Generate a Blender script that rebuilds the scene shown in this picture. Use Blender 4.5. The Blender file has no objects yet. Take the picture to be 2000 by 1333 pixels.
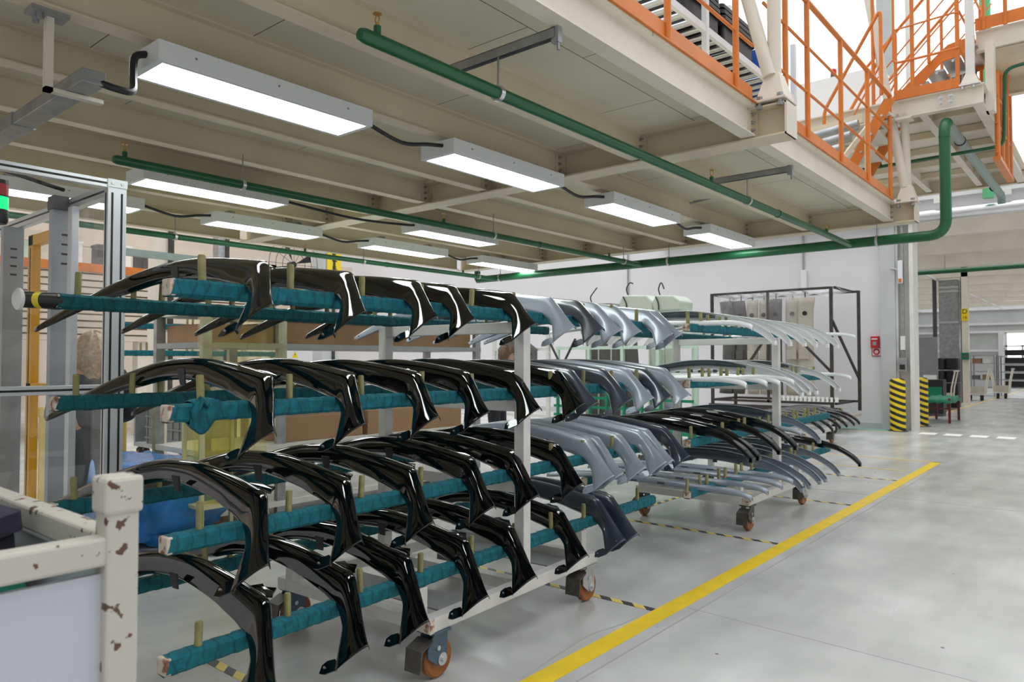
import bpy, bmesh, math, random
from mathutils import Vector, Matrix
random.seed(7)
S = bpy.context.scene
COL = S.collection
PI = math.pi

# ---------------------------------------------------------------- camera, sky, exposure
cam = bpy.data.cameras.new('camera')
cam_o = bpy.data.objects.new('camera', cam); COL.objects.link(cam_o)
cam_o.location = (0, 0, 1.5)
cam_o.rotation_euler = (math.radians(91.6), 0, math.radians(39.9))
cam.sensor_width = 36; cam.lens = 25.6; cam.clip_start = 0.05; cam.clip_end = 300
cam.dof.use_dof = True; cam.dof.focus_distance = 3.8; cam.dof.aperture_fstop = 5.0
S.camera = cam_o
w = bpy.data.worlds.new('world'); S.world = w; w.use_nodes = True
bg = w.node_tree.nodes['Background']
# overcast daylight, brightest overhead
wt = w.node_tree; tcw = wt.nodes.new('ShaderNodeTexCoord'); sxw = wt.nodes.new('ShaderNodeSeparateXYZ'); wt.links.new(tcw.outputs['Generated'], sxw.inputs[0])
crw = wt.nodes.new('ShaderNodeValToRGB'); wt.links.new(sxw.outputs['Z'], crw.inputs[0]); wt.links.new(crw.outputs[0], bg.inputs[0])
crw.color_ramp.elements[0].color = (.10, .105, .11, 1); crw.color_ramp.elements[0].position = 0
crw.color_ramp.elements[1].color = (.95, .97, 1.0, 1); crw.color_ramp.elements[1].position = 1
e_ = crw.color_ramp.elements.new(.7); e_.color = (.46, .47, .48, 1)
bg.inputs[1].default_value = 2.65
S.view_settings.view_transform = 'Standard'; S.view_settings.look = 'None'
S.view_settings.exposure = 0.45; S.view_settings.gamma = 1; S.view_settings.use_curve_mapping = False
LAMP = 10.5

# ---------------------------------------------------------------- materials
MATS = {}
def mat(name, col, rough=0.5, metal=0.0, noise=0.0, nscale=6.0, col2=None, bump=0.0, coat=0.0, emit=None, spec=None, bscale=None, lo=0.4, hi=0.65):
    m = bpy.data.materials.new(name); m.use_nodes = True; nt = m.node_tree
    b = nt.nodes['Principled BSDF']
    b.inputs['Base Color'].default_value = (*col, 1); b.inputs['Roughness'].default_value = rough
    b.inputs['Metallic'].default_value = metal
    if coat: b.inputs['Coat Weight'].default_value = coat; b.inputs['Coat Roughness'].default_value = 0.03
    if spec is not None: b.inputs['Specular IOR Level'].default_value = spec
    if emit: b.inputs['Emission Color'].default_value = (*emit[0], 1); b.inputs['Emission Strength'].default_value = emit[1]
    tc = nt.nodes.new('ShaderNodeTexCoord')
    n = nt.nodes.new('ShaderNodeTexNoise'); n.inputs['Scale'].default_value = nscale; n.inputs['Detail'].default_value = 5
    nt.links.new(tc.outputs['Object'], n.inputs['Vector'])
    if noise or col2:
        r = nt.nodes.new('ShaderNodeValToRGB'); c2 = col2 or tuple(c * (1 - noise) for c in col)
        r.color_ramp.elements[0].color = (*c2, 1); r.color_ramp.elements[1].color = (*col, 1)
        r.color_ramp.elements[0].position = lo; r.color_ramp.elements[1].position = hi
        nt.links.new(n.outputs['Fac'], r.inputs['Fac']); nt.links.new(r.outputs['Color'], b.inputs['Base Color'])
    if bump:
        bp = nt.nodes.new('ShaderNodeBump'); bp.inputs['Strength'].default_value = bump; bp.inputs['Distance'].default_value = 0.01
        if bscale:
            n2 = nt.nodes.new('ShaderNodeTexNoise'); n2.inputs['Scale'].default_value = bscale
            nt.links.new(tc.outputs['Object'], n2.inputs['Vector']); nt.links.new(n2.outputs['Fac'], bp.inputs['Height'])
        else: nt.links.new(n.outputs['Fac'], bp.inputs['Height'])
        nt.links.new(bp.outputs['Normal'], b.inputs['Normal'])
    MATS[name] = m
    return m
def stripes(name, ca, cb, axis, period, rough=0.5, skew=None, bumpy=0, duty=0.5):
    """two-colour stripes across an object axis (skew adds a second axis, for slanted hazard bands)"""
    m = mat(name, ca, rough); nt = m.node_tree; b = nt.nodes['Principled BSDF']
    tc = [n for n in nt.nodes if n.type == 'TEX_COORD'][0]
    sx = nt.nodes.new('ShaderNodeSeparateXYZ'); nt.links.new(tc.outputs['Object'], sx.inputs[0])
    v = sx.outputs[axis]
    if skew:
        mu = nt.nodes.new('ShaderNodeMath'); mu.operation = 'MULTIPLY_ADD'; mu.inputs[1].default_value = skew[1]
        nt.links.new(sx.outputs[skew[0]], mu.inputs[0]); nt.links.new(v, mu.inputs[2]); v = mu.outputs[0]
    d = nt.nodes.new('ShaderNodeMath'); d.operation = 'DIVIDE'; d.inputs[1].default_value = period; nt.links.new(v, d.inputs[0])
    f = nt.nodes.new('ShaderNodeMath'); f.operation = 'FRACT'; nt.links.new(d.outputs[0], f.inputs[0])
    g = nt.nodes.new('ShaderNodeMath'); g.operation = 'GREATER_THAN'; g.inputs[1].default_value = duty; nt.links.new(f.outputs[0], g.inputs[0])
    mx = nt.nodes.new('ShaderNodeMix'); mx.data_type = 'RGBA'
    mx.inputs['A'].default_value = (*ca, 1); mx.inputs['B'].default_value = (*cb, 1)
    nt.links.new(g.outputs[0], mx.inputs['Factor']); nt.links.new(mx.outputs['Result'], b.inputs['Base Color'])
    return m
def glassy(name, tint=(1, 1, 1), refl=0.08, rough=0.02, white=0.0):
    m = bpy.data.materials.new(name); m.use_nodes = True; nt = m.node_tree; nt.nodes.clear()
    o = nt.nodes.new('ShaderNodeOutputMaterial'); t = nt.nodes.new('ShaderNodeBsdfTransparent'); t.inputs[0].default_value = (*tint, 1)
    g = nt.nodes.new('ShaderNodeBsdfGlossy'); g.inputs['Roughness'].default_value = rough
    lw = nt.nodes.new('ShaderNodeLayerWeight'); lw.inputs[0].default_value = .5; pw = nt.nodes.new('ShaderNodeMath'); pw.operation = 'POWER'; pw.inputs[1].default_value = 5; nt.links.new(lw.outputs['Facing'], pw.inputs[0]); fr = nt.nodes.new('ShaderNodeMath'); fr.operation = 'MULTIPLY_ADD'; fr.inputs[1].default_value = .6; fr.inputs[2].default_value = .025; nt.links.new(pw.outputs[0], fr.inputs[0])
    x = nt.nodes.new('ShaderNodeMixShader')
    nt.links.new(fr.outputs[0], x.inputs[0]); nt.links.new(t.outputs[0], x.inputs[1]); nt.links.new(g.outputs[0], x.inputs[2])
    out = x
    if white:
        d = nt.nodes.new('ShaderNodeBsdfTranslucent'); d.inputs[0].default_value = (*tint, 1)
        y = nt.nodes.new('ShaderNodeMixShader'); tc = nt.nodes.new('ShaderNodeTexCoord'); n = nt.nodes.new('ShaderNodeTexNoise')
        n.inputs['Scale'].default_value = 5; n.inputs['Detail'].default_value = 6; nt.links.new(tc.outputs['Object'], n.inputs['Vector'])
        mu = nt.nodes.new('ShaderNodeMath'); mu.operation = 'MULTIPLY'; mu.inputs[1].default_value = white * 2
        nt.links.new(n.outputs['Fac'], mu.inputs[0]); nt.links.new(mu.outputs[0], y.inputs[0])
        nt.links.new(x.outputs[0], y.inputs[1]); nt.links.new(d.outputs[0], y.inputs[2]); out = y
    nt.links.new(out.outputs[0], o.inputs[0]); MATS[name] = m
    return m

mat('epoxy', (.62, .625, .61), .2, noise=.20, nscale=1.1, spec=.5)
mat('scuff', (.42, .42, .40), .45)
mat('joint', (.36, .36, .35), .7)
mat('wall_white', (.80, .79, .81), .6, noise=.05, nscale=.5)
mat('wall_grey', (.55, .57, .57), .6, noise=.08, nscale=2)
mat('cream', (.74, .64, .47), .42, noise=.09, nscale=1.6)
mat('cream_light', (.78, .72, .61), .42, noise=.08, nscale=2.5)
mat('deck', (.72, .68, .52), .5, noise=.10, nscale=1.2)
mat('white_paint', (.80, .79, .75), .45, noise=.07, nscale=4)
mat('lamp_white', (.80, .82, .84), .4)
mat('diffuser', (1, 1, 1), .5, emit=((.94, 1.0, .97), LAMP))
mat('orange', (.72, .20, .025), .4, noise=.12, nscale=5)
mat('green_pipe', (.012, .12, .045), .32, noise=.15, nscale=3)
mat('green_light', (.10, .45, .20), .4)
mat('grey_pipe', (.28, .36, .33), .4, noise=.1)
mat('galv', (.42, .43, .44), .42, metal=.75, noise=.22, nscale=9)
mat('steel', (.62, .63, .64), .3, metal=.9)
mat('post_grey', (.40, .43, .46), .5, metal=.2, noise=.08, nscale=3)
mat('alu', (.62, .64, .66), .38, metal=.6)
mat('black_plastic', (.014, .014, .016), .45)
mat('rubber', (.02, .02, .022), .5)
mat('foil', (.72, .73, .75), .28, metal=.85, bump=.8, nscale=6)
mat('maroon', (.14, .012, .02), .45)
mat('brass', (.55, .33, .10), .35, metal=.9)
mat('rack_white', (.70, .69, .66), .42, noise=.10, nscale=8)
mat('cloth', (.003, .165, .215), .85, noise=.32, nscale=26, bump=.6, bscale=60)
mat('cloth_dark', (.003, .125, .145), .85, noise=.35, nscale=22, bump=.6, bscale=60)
mat('peg', (.33, .31, .12), .55, noise=.32, nscale=18)
mat('rail_steel', (.66, .58, .48), .55, col2=(.26, .10, .05), nscale=28, lo=.38, hi=.5)
mat('black_gloss', (.0025, .0025, .003), .04, coat=.25, spec=.45)
mat('silver_paint', (.32, .36, .42), .40, metal=.3, coat=.35, noise=.02)
mat('graphite', (.04, .05, .072), .3, metal=.3, coat=.5)
mat('pearl', (.86, .88, .89), .26, coat=.6)
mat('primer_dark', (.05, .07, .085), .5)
mat('tread', (.34, .115, .02), .42, noise=.3, nscale=15)
mat('hub', (.10, .05, .025), .5)
mat('fork_blue', (.075, .12, .17), .45, noise=.2, nscale=20)
mat('fork_grey', (.50, .51, .50), .42, metal=.4, noise=.18, nscale=20)
mat('fork_dark', (.09, .08, .07), .5, noise=.4, nscale=20)
mat('yellow_paint', (.86, .60, .012), .45, noise=.10, nscale=7)
mat('yellow_thin', (.70, .52, .12), .5)
mat('marking_white', (.88, .88, .87), .5)
mat('marking_green', (.25, .47, .40), .5)
stripes('hazard_x', (.72, .56, .12), (.045, .045, .055), 0, .16, .5, skew=(1, 1.0))
stripes('hazard_y', (.72, .56, .12), (.045, .045, .055), 1, .16, .5, skew=(0, 1.0))
stripes('hazard_post', (.82, .60, .01), (.012, .012, .012), 2, .135, .4, skew=(0, .42))
mat('bin_paint', (.50, .475, .42), .5, col2=(.10, .05, .03), nscale=34, lo=.365, hi=.385)
mat('bin_panel', (.52, .54, .58), .5, noise=.05, nscale=2)
mat('foam', (.03, .026, .045), .8, noise=.3, nscale=30)
mat('green_cloth', (.0, .15, .085), .85, noise=.3, nscale=14, bump=.3)
mat('signal_red', (.35, .02, .015), .35)
mat('signal_green', (.0, .6, .2), .3, emit=((.0, .9, .16), .9))
mat('frame_yellow', (.85, .42, .01), .4)
mat('cardboard', (.36, .21, .11), .75, noise=.14, nscale=3)
mat('crate_yellow', (.72, .52, .09), .55, noise=.12)
mat('tray_yellow', (.62, .60, .34), .5)
mat('crate_grey', (.16, .17, .16), .6, noise=.12)
mat('dark_grey', (.10, .10, .105), .6, noise=.2)
mat('mid_grey', (.30, .31, .31), .55, noise=.1)
mat('trim_panel', (.13, .12, .115), .6, noise=.2, nscale=4)
mat('trim_beige', (.55, .50, .42), .6, noise=.12, nscale=4)
mat('sage', (.55, .61, .52), .4, noise=.05)
mat('bottle', (.0, .20, .10), .45)
mat('mint', (.55, .72, .60), .45)
mat('rust_frame', (.055, .045, .04), .6, noise=.35, nscale=9)
mat('blue_bag', (.02, .22, .62), .22, noise=.3, nscale=7, bump=.9, bscale=9)
mat('blue_plastic', (.03, .12, .50), .4)
mat('beige_wall', (.72, .61, .50), .6, noise=.06, nscale=.6)
mat('red_box', (.55, .02, .03), .4)
mat('sign_yellow', (.90, .66, .01), .5)
mat('ink', (.01, .01, .01), .6)
mat('skin', (.62, .38, .28), .5)
mat('hair_brown', (.14, .07, .035), .55, noise=.4, nscale=40)
mat('hair_blond', (.60, .45, .27), .5, noise=.4, nscale=40)
mat('jacket', (.025, .027, .035), .75, noise=.3, nscale=8)
mat('jacket_teal', (.02, .05, .06), .75, noise=.3, nscale=8)
mat('label_white', (.85, .85, .82), .5)
mat('window_light', (1, 1, 1), .5, emit=((.93, .97, 1), 2.2))
mat('added_daylight', (.9, .9, .9), .5, emit=((.97, .98, 1), .55))  # emission of the glowing panel added on the upper far wall
mat('tyre', (.012, .012, .014), .7)
mat('grating', (.45, .46, .46), .4, metal=.6)
glassy('glass'); glassy('film', (.95, .96, .97), white=.22); glassy('curtain', (.95, .92, .66), white=.16)
glassy('film_clear', (.97, .97, .97), white=.08)
M = MATS
def deck_seams():
    nt = M['deck'].node_tree; b = nt.nodes['Principled BSDF']
    src = b.inputs['Base Color'].links[0].from_socket
    tc = [n for n in nt.nodes if n.type == 'TEX_COORD'][0]
    br = nt.nodes.new('ShaderNodeTexBrick'); br.offset = .37; br.inputs['Scale'].default_value = 1
    br.inputs['Mortar Size'].default_value = .003; br.inputs['Brick Width'].default_value = 1.37; br.inputs['Row Height'].default_value = .8
    mp = nt.nodes.new('ShaderNodeMapping'); mp.inputs['Rotation'].default_value = (0, 0, PI / 2); mp.inputs['Location'].default_value = (.31, .25, 0)
    nt.links.new(tc.outputs['Object'], mp.inputs[0]); nt.links.new(mp.outputs[0], br.inputs['Vector'])
    mx = nt.nodes.new('ShaderNodeMix'); mx.data_type = 'RGBA'; mx.inputs['B'].default_value = (.06, .05, .035, 1)
    nt.links.new(br.outputs['Fac'], mx.inputs['Factor']); nt.links.new(src, mx.inputs['A']); nt.links.new(mx.outputs['Result'], b.inputs['Base Color'])
deck_seams()
def floor_gloss():
    nt = M['epoxy'].node_tree; b = nt.nodes['Principled BSDF']; src = b.inputs['Base Color'].links[0].from_socket
    tc = [n for n in nt.nodes if n.type == 'TEX_COORD'][0]
    mp = nt.nodes.new('ShaderNodeMapping'); mp.inputs['Scale'].default_value = (2.2, .5, 1); mp.inputs['Rotation'].default_value = (0, 0, .15)
    n = nt.nodes.new('ShaderNodeTexNoise'); n.inputs['Scale'].default_value = 1.6; n.inputs['Detail'].default_value = 7
    nt.links.new(tc.outputs['Object'], mp.inputs[0]); nt.links.new(mp.outputs[0], n.inputs['Vector'])
    r = nt.nodes.new('ShaderNodeValToRGB'); r.color_ramp.elements[0].position = .3; r.color_ramp.elements[1].position = .7
    r.color_ramp.elements[0].color = (.84, .845, .84, 1); r.color_ramp.elements[1].color = (1, 1, 1, 1)
    nt.links.new(n.outputs['Fac'], r.inputs[0])
    mx = nt.nodes.new('ShaderNodeMix'); mx.data_type = 'RGBA'; mx.blend_type = 'MULTIPLY'; mx.inputs['Factor'].default_value = 1
    nt.links.new(src, mx.inputs['A']); nt.links.new(r.outputs[0], mx.inputs['B'])
    v = nt.nodes.new('ShaderNodeTexVoronoi'); v.inputs['Scale'].default_value = 2.1; nt.links.new(tc.outputs['Object'], v.inputs['Vector'])
    r2 = nt.nodes.new('ShaderNodeValToRGB'); r2.color_ramp.elements[0].position = .012; r2.color_ramp.elements[1].position = .03
    r2.color_ramp.elements[0].color = (.25, .25, .25, 1); r2.color_ramp.elements[1].color = (1, 1, 1, 1)
    nt.links.new(v.outputs['Distance'], r2.inputs[0])
    m2 = nt.nodes.new('ShaderNodeMix'); m2.data_type = 'RGBA'; m2.blend_type = 'MULTIPLY'; m2.inputs['Factor'].default_value = 1
    nt.links.new(mx.outputs['Result'], m2.inputs['A']); nt.links.new(r2.outputs[0], m2.inputs['B'])
    nt.links.new(m2.outputs['Result'], b.inputs['Base Color'])
    rr = nt.nodes.new('ShaderNodeMapRange'); rr.inputs['To Min'].default_value = .13; rr.inputs['To Max'].default_value = .34
    nt.links.new(n.outputs['Fac'], rr.inputs['Value']); nt.links.new(rr.outputs[0], b.inputs['Roughness'])
floor_gloss()

def wrap_lines(name):
    nt = M[name].node_tree; b = nt.nodes['Principled BSDF']; src = b.inputs['Base Color'].links[0].from_socket
    tc = [n for n in nt.nodes if n.type == 'TEX_COORD'][0]
    wv = nt.nodes.new('ShaderNodeTexWave'); wv.bands_direction = 'Y'; wv.inputs['Scale'].default_value = 5.6; wv.inputs['Distortion'].default_value = 5.5
    wv.inputs['Detail'].default_value = 2.5; wv.inputs['Detail Scale'].default_value = 1.6; nt.links.new(tc.outputs['Object'], wv.inputs['Vector'])
    r = nt.nodes.new('ShaderNodeValToRGB'); r.color_ramp.elements[0].position = .0; r.color_ramp.elements[1].position = .10
    r.color_ramp.elements[0].color = (.60, .62, .64, 1); r.color_ramp.elements[1].color = (1, 1, 1, 1); nt.links.new(wv.outputs['Fac'], r.inputs[0])
    mx = nt.nodes.new('ShaderNodeMix'); mx.data_type = 'RGBA'; mx.blend_type = 'MULTIPLY'; mx.inputs['Factor'].default_value = 1
    nt.links.new(src, mx.inputs['A']); nt.links.new(r.outputs[0], mx.inputs['B']); nt.links.new(mx.outputs['Result'], b.inputs['Base Color'])
wrap_lines('cloth'); wrap_lines('cloth_dark')

# ---------------------------------------------------------------- helpers
class MB:
    def __init__(s): s.v = []; s.f = []
    def add(s, vs, fs):
        o = len(s.v); s.v += [tuple(p) for p in vs]; s.f += [tuple(i + o for i in f) for f in fs]; return s
    def box(s, a, b, m=None):
        (x0, y0, z0), (x1, y1, z1) = a, b
        vs = [(x0, y0, z0), (x1, y0, z0), (x1, y1, z0), (x0, y1, z0), (x0, y0, z1), (x1, y0, z1), (x1, y1, z1), (x0, y1, z1)]
        if m is not None: vs = [m @ Vector(p) for p in vs]
        return s.add(vs, [(3, 2, 1, 0), (4, 5, 6, 7), (0, 1, 5, 4), (1, 2, 6, 5), (2, 3, 7, 6), (3, 0, 4, 7)])
    def cbox(s, c, d, m=None): return s.box([c[i] - d[i] / 2 for i in range(3)], [c[i] + d[i] / 2 for i in range(3)], m)
    def rbox(s, c, d, r=.01, m=None):
        """box with its vertical edges rounded off"""
        hx, hy = d[0] / 2, d[1] / 2; ring = []
        for sx, sy, a0 in ((1, 1, 0), (-1, 1, 90), (-1, -1, 180), (1, -1, 270)):
            for k in range(4):
                a = math.radians(a0 + 30 * k); ring.append((c[0] + sx * (hx - r) + r * math.cos(a), c[1] + sy * (hy - r) + r * math.sin(a)))
        return s.prism(ring, c[2] - d[2] / 2, c[2] + d[2] / 2, m)
    def prism(s, ring, z0, z1, m=None):
        n = len(ring); vs = [(x, y, z0) for x, y in ring] + [(x, y, z1) for x, y in ring]
        if m is not None: vs = [m @ Vector(p) for p in vs]
        return s.add(vs, [tuple(range(n - 1, -1, -1)), tuple(range(n, 2 * n))] + [(i, (i + 1) % n, n + (i + 1) % n, n + i) for i in range(n)])
    def tube(s, pts, r, n=10, cap=True):
        pts = [Vector(p) for p in pts]; rs = r if isinstance(r, (list, tuple)) else [r] * len(pts)
        up = None; rings = []
        for i, p in enumerate(pts):
            t = (pts[min(i + 1, len(pts) - 1)] - pts[max(i - 1, 0)]).normalized()
            if up is None:
                up = Vector((0, 0, 1)) if abs(t.z) < .9 else Vector((1, 0, 0))
            a = t.cross(up).normalized(); b = a.cross(t).normalized(); up = b
            rings.append([p + rs[i] * (math.cos(2 * PI * k / n) * a + math.sin(2 * PI * k / n) * b) for k in range(n)])
        vs = [q for g in rings for q in g]; fs = []
        for i in range(len(rings) - 1):
            for k in range(n): fs.append((i * n + k, i * n + (k + 1) % n, (i + 1) * n + (k + 1) % n, (i + 1) * n + k))
        if cap: fs += [tuple(range(n - 1, -1, -1)), tuple(range((len(rings) - 1) * n, len(rings) * n))]
        return s.add(vs, fs)
    def bar(s, a, b, wx, wy):
        """square bar between two points"""
        a = Vector(a); b = Vector(b); t = (b - a).normalized(); up = Vector((0, 0, 1)) if abs(t.z) < .95 else Vector((0, 1, 0))
        x = t.cross(up).normalized() * wx / 2; y = x.cross(t).normalized() * wy / 2
        vs = [a - x - y, a + x - y, a + x + y, a - x + y, b - x - y, b + x - y, b + x + y, b - x + y]
        return s.add(vs, [(3, 2, 1, 0), (4, 5, 6, 7), (0, 1, 5, 4), (1, 2, 6, 5), (2, 3, 7, 6), (3, 0, 4, 7)])
    def ibeam(s, a, b, h, fw, th=.009, wt=.007):
        """I section from a to b (bottom centre line), along x or y"""
        a = Vector(a); b = Vector(b); t = (b - a).normalized(); sx = Vector((-t.y, t.x, 0))
        def bx(z0, z1, hw):
            vs = [p + sx * e + Vector((0, 0, z)) for p in (a, b) for z in (z0, z1) for e in (-hw, hw)]
            s.add(vs, [(0, 1, 3, 2), (4, 6, 7, 5), (0, 4, 5, 1), (2, 3, 7, 6), (0, 2, 6, 4), (1, 5, 7, 3)])
        bx(0, th, fw / 2); bx(th, h - th, wt / 2); bx(h - th, h, fw / 2); return s
    def grid(s, rows):
        n = len(rows[0]); vs = [p for r in rows for p in r]
        return s.add(vs, [(i * n + j, i * n + j + 1, (i + 1) * n + j + 1, (i + 1) * n + j) for i in range(len(rows) - 1) for j in range(n - 1)])
    def lathe(s, prof, c=(0, 0, 0), n=20, axis='z'):
        rings = []
        for r, z in prof:
            g = []
            for k in range(n):
                x, y = r * math.cos(2 * PI * k / n), r * math.sin(2 * PI * k / n)
                p = (x, y, z) if axis == 'z' else ((z, x, y) if axis == 'x' else (y, z, x))
                g.append((c[0] + p[0], c[1] + p[1], c[2] + p[2]))
            rings.append(g)
        vs = [q for g in rings for q in g]; m = len(rings)
        fs = [(i * n + k, i * n + (k + 1) % n, (i + 1) * n + (k + 1) % n, (i + 1) * n + k) for i in range(m - 1) for k in range(n)]
        fs += [tuple(range(n - 1, -1, -1)), tuple(range((m - 1) * n, m * n))]
        return s.add(vs, fs)
    def build_each(s, name, material, parent=None, smooth=False, bevel=0):
        """every separate piece as an object of its own"""
        p = list(range(len(s.v)))
        def find(i):
            while p[i] != i: p[i] = p[p[i]]; i = p[i]
            return i
        for f in s.f:
            for i in f[1:]: p[find(i)] = find(f[0])
        groups = {}
        for f in s.f: groups.setdefault(find(f[0]), []).append(f)
        out = []
        for fs in groups.values():
            ids = sorted({i for f in fs for i in f}); mp = {i: k for k, i in enumerate(ids)}
            out.append(MB().add([s.v[i] for i in ids], [tuple(mp[i] for i in f) for f in fs]).build(name, material, parent, smooth, bevel))
        return out
    def build(s, name, material, parent=None, smooth=False, bevel=0, rel=None):
        """one mesh object; rel = world point that the coordinates are measured against"""
        me = bpy.data.meshes.new(name); vs = s.v
        if rel is None and parent is not None and worldly(parent): rel = origin(parent)
        if rel is not None: vs = [(a - rel[0], b - rel[1], c - rel[2]) for a, b, c in vs]
        me.from_pydata(vs, [], s.f)
        bm = bmesh.new(); bm.from_mesh(me); bmesh.ops.recalc_face_normals(bm, faces=bm.faces); bm.to_mesh(me); bm.free()
        me.materials.append(M[material] if isinstance(material, str) else material)
        if smooth:
            for p in me.polygons: p.use_smooth = True
            try: me.set_sharp_from_angle(angle=math.radians(42))
            except Exception: pass
        o = bpy.data.objects.new(name, me); COL.objects.link(o)
        if parent is not None: o.parent = parent
        if bevel:
            bv = o.modifiers.new('bevel', 'BEVEL'); bv.width = bevel; bv.segments = 2; bv.limit_method = 'ANGLE'
        return o
def worldly(o):
    while o.parent is not None: o = o.parent
    return bool(o.get('_w'))
def origin(o):
    p = Vector((0, 0, 0))
    while o is not None: p = p + Vector(o.location); o = o.parent
    return p
def thing(name, label, cat, loc=(0, 0, 0), rz=0, group=None, world=False):
    """Empty at the base of a thing; world=True: its parts are written in world coordinates"""
    o = bpy.data.objects.new(name, None); COL.objects.link(o); o.empty_display_size = .1
    o.location = loc; o.rotation_euler = (0, 0, rz)
    if world: o['_w'] = 1
    return tag(o, label, cat, group)
def tag(o, label, cat, group=None):
    o['label'] = label; o['category'] = cat
    if group: o['group'] = group
    return o
def struct(o): o['kind'] = 'structure'; return o
def kids(o): return list(o.children)
def dup(o, loc=None, rz=None, parent=None):
    c = o.copy(); COL.objects.link(c)
    if parent is not None: c.parent = parent
    if loc is not None: c.location = loc
    if rz is not None: c.rotation_euler = (0, 0, rz)
    for k in kids(o): dup(k, parent=c)
    return c
def text(name, s, size, loc, rot, material, parent=None, rel=None):
    cu = bpy.data.curves.new(name, 'FONT'); cu.body = s; cu.size = size; cu.extrude = .001; cu.align_x = 'CENTER'; cu.align_y = 'CENTER'
    cu.materials.append(M[material]); o = bpy.data.objects.new(name, cu); COL.objects.link(o); o.rotation_euler = rot
    if parent is not None:
        o.parent = parent; b = origin(parent); loc = tuple(loc[i] - b[i] for i in range(3))
    o.location = loc
    me = bpy.data.meshes.new_from_object(o.evaluated_get(bpy.context.evaluated_depsgraph_get())); n = bpy.data.objects.new(name, me)
    COL.objects.link(n); n.parent = o.parent; n.location = loc; n.rotation_euler = rot; bpy.data.objects.remove(o); n.name = name; return n
def smooth_path(P, n):
    """Catmull-Rom resampling of a list of tuples"""
    out = []; m = len(P) - 1; d = len(P[0])
    for i in range(n + 1):
        x = m * i / n; k = min(int(x), m - 1); t = x - k
        p0, p1, p2, p3 = P[max(k - 1, 0)], P[k], P[k + 1], P[min(k + 2, m)]
        out.append(tuple(.5 * (2 * p1[j] + (p2[j] - p0[j]) * t + (2 * p0[j] - 5 * p1[j] + 4 * p2[j] - p3[j]) * t * t + (3 * p1[j] - p0[j] - 3 * p2[j] + p3[j]) * t ** 3) for j in range(d)))
    return out
def bend(pts, r, n=6):
    """polyline with rounded corners"""
    pts = [Vector(p) for p in pts]; out = [pts[0]]
    for i in range(1, len(pts) - 1):
        a, b, c = pts[i - 1], pts[i], pts[i + 1]; u = (a - b).normalized(); v = (c - b).normalized()
        for k in range(n + 1):
            t = k / n; out.append((b + u * r) * (1 - t) ** 2 + b * 2 * t * (1 - t) + (b + v * r) * t * t)
    return out + [pts[-1]]

# ---------------------------------------------------------------- the hall
def slab(name, a, b, m): return struct(MB().box(a, b).build(name, m))
slab('floor', (-26, -8, -.2), (14, 50, 0), 'epoxy')
slab('wall_far', (-26, 17.8, 0), (-4.08, 18.1, 12.5), 'wall_white')
slab('wall_far_header', (-3.43, 17.8, 4.72), (14, 18.1, 12.5), 'wall_white')
slab('wall_left', (-26.2, -8, 0), (-26, 17.8, 12.5), 'beige_wall')
slab('wall_right', (14, -8, 0), (14.2, 50, 12.5), 'wall_white')
slab('wall_back', (-26, -8.2, 0), (14, -8, 12.5), 'wall_white')
slab('wall_wing_far', (-12, 49, 0), (14, 49.2, 6), 'wall_grey')
slab('wall_wing_left', (-12.2, 18.1, 0), (-12, 49, 6), 'wall_grey')
slab('baseboard_far', (-26, 17.77, 0), (-4.08, 17.8, .12), 'wall_grey')
slab('trim_1', (-4.08, 17.62, 0), (-3.78, 18.1, 12.5), 'wall_grey')
o = MB()
o.box((-3.78, 17.70, 0), (-3.74, 18.1, 12.5)); o.box((-3.78, 17.88, 0), (-3.5, 17.93, 12.5)); o.box((-3.50, 17.62, 0), (-3.42, 18.1, 12.5))
struct(o.build('trim_2', 'white_paint'))
b = MB()
for k in range(12): b.box((-14 + k * .004, -7.9 + k * 2.3, 11.7), (13.9, -7.7 + k * 2.3, 12.1))
for x in (-12, -6, 0, 6, 12): b.box((x - .15, -7.9, 12.1), (x + .15, 17.7, 12.5))
struct(b.build('added_reflection_bars', 'white_paint'))  # unseen overhead bars, added to stripe the reflections in the black panels
b = MB()
for k in range(9):
    y = 19.6 + k * 3.3
    b.box((-12, y, 4.45), (14, y + .28, 5.0)); b.box((-12, y + 1.0, 4.9), (14, y + 1.22, 5.12)); b.box((-12, y + 2.0, 4.9), (14, y + 2.22, 5.12))
    b.box((-12, y - .5, 5.12), (14, y + .7, 5.2))
struct(b.build('ceiling_wing', 'cream_light'))
b = MB()
for x in (-9, -5, -1, 3): b.box((x - .03, 18.2, 4.38), (x + .03, 48.9, 4.46))
struct(b.build('trim_3', 'white_paint'))
# cladding bands and rails of the far wing wall, window behind the shelves
b = MB()
for z in (2.05, 3.1, 3.55, 4.4): b.box((-12, 48.9, z), (14, 49, z + .12))
for x in (-5.15, -.1, 3.0): b.box((x - .12, 48.85, 0), (x + .12, 49, 3.1))
struct(b.build('trim_4', 'wall_white'))
wn = thing('window', 'bright window in the far end wall behind the shelving', 'window', (-2.6, 48.9, 1.7), world=True)
wn.name = 'window_1'; struct(wn)
MB().box((-4.85, 48.86, 1.72), (-.4, 48.88, 3.08)).build('pane', 'window_light', wn)
b = MB()
for x in (-4.9, -4.15, -3.3, -2.4, -1.4, -.4): b.box((x - .05, 48.82, 1.68), (x + .05, 48.9, 2.4 if -4.5 < x < -1 else 3.1))
for z in (1.68, 2.35, 3.1): b.box((-4.95, 48.82, z - .04), (-.35, 48.9, z + .04))
b.build('window_frame', 'white_paint', wn)
wn = thing('window', 'long added glowing panel that whitens the upper far wall', 'window', (5, 17.78, 5.6), world=True)
wn.name = 'added_wall_glow'; struct(wn)
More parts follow.
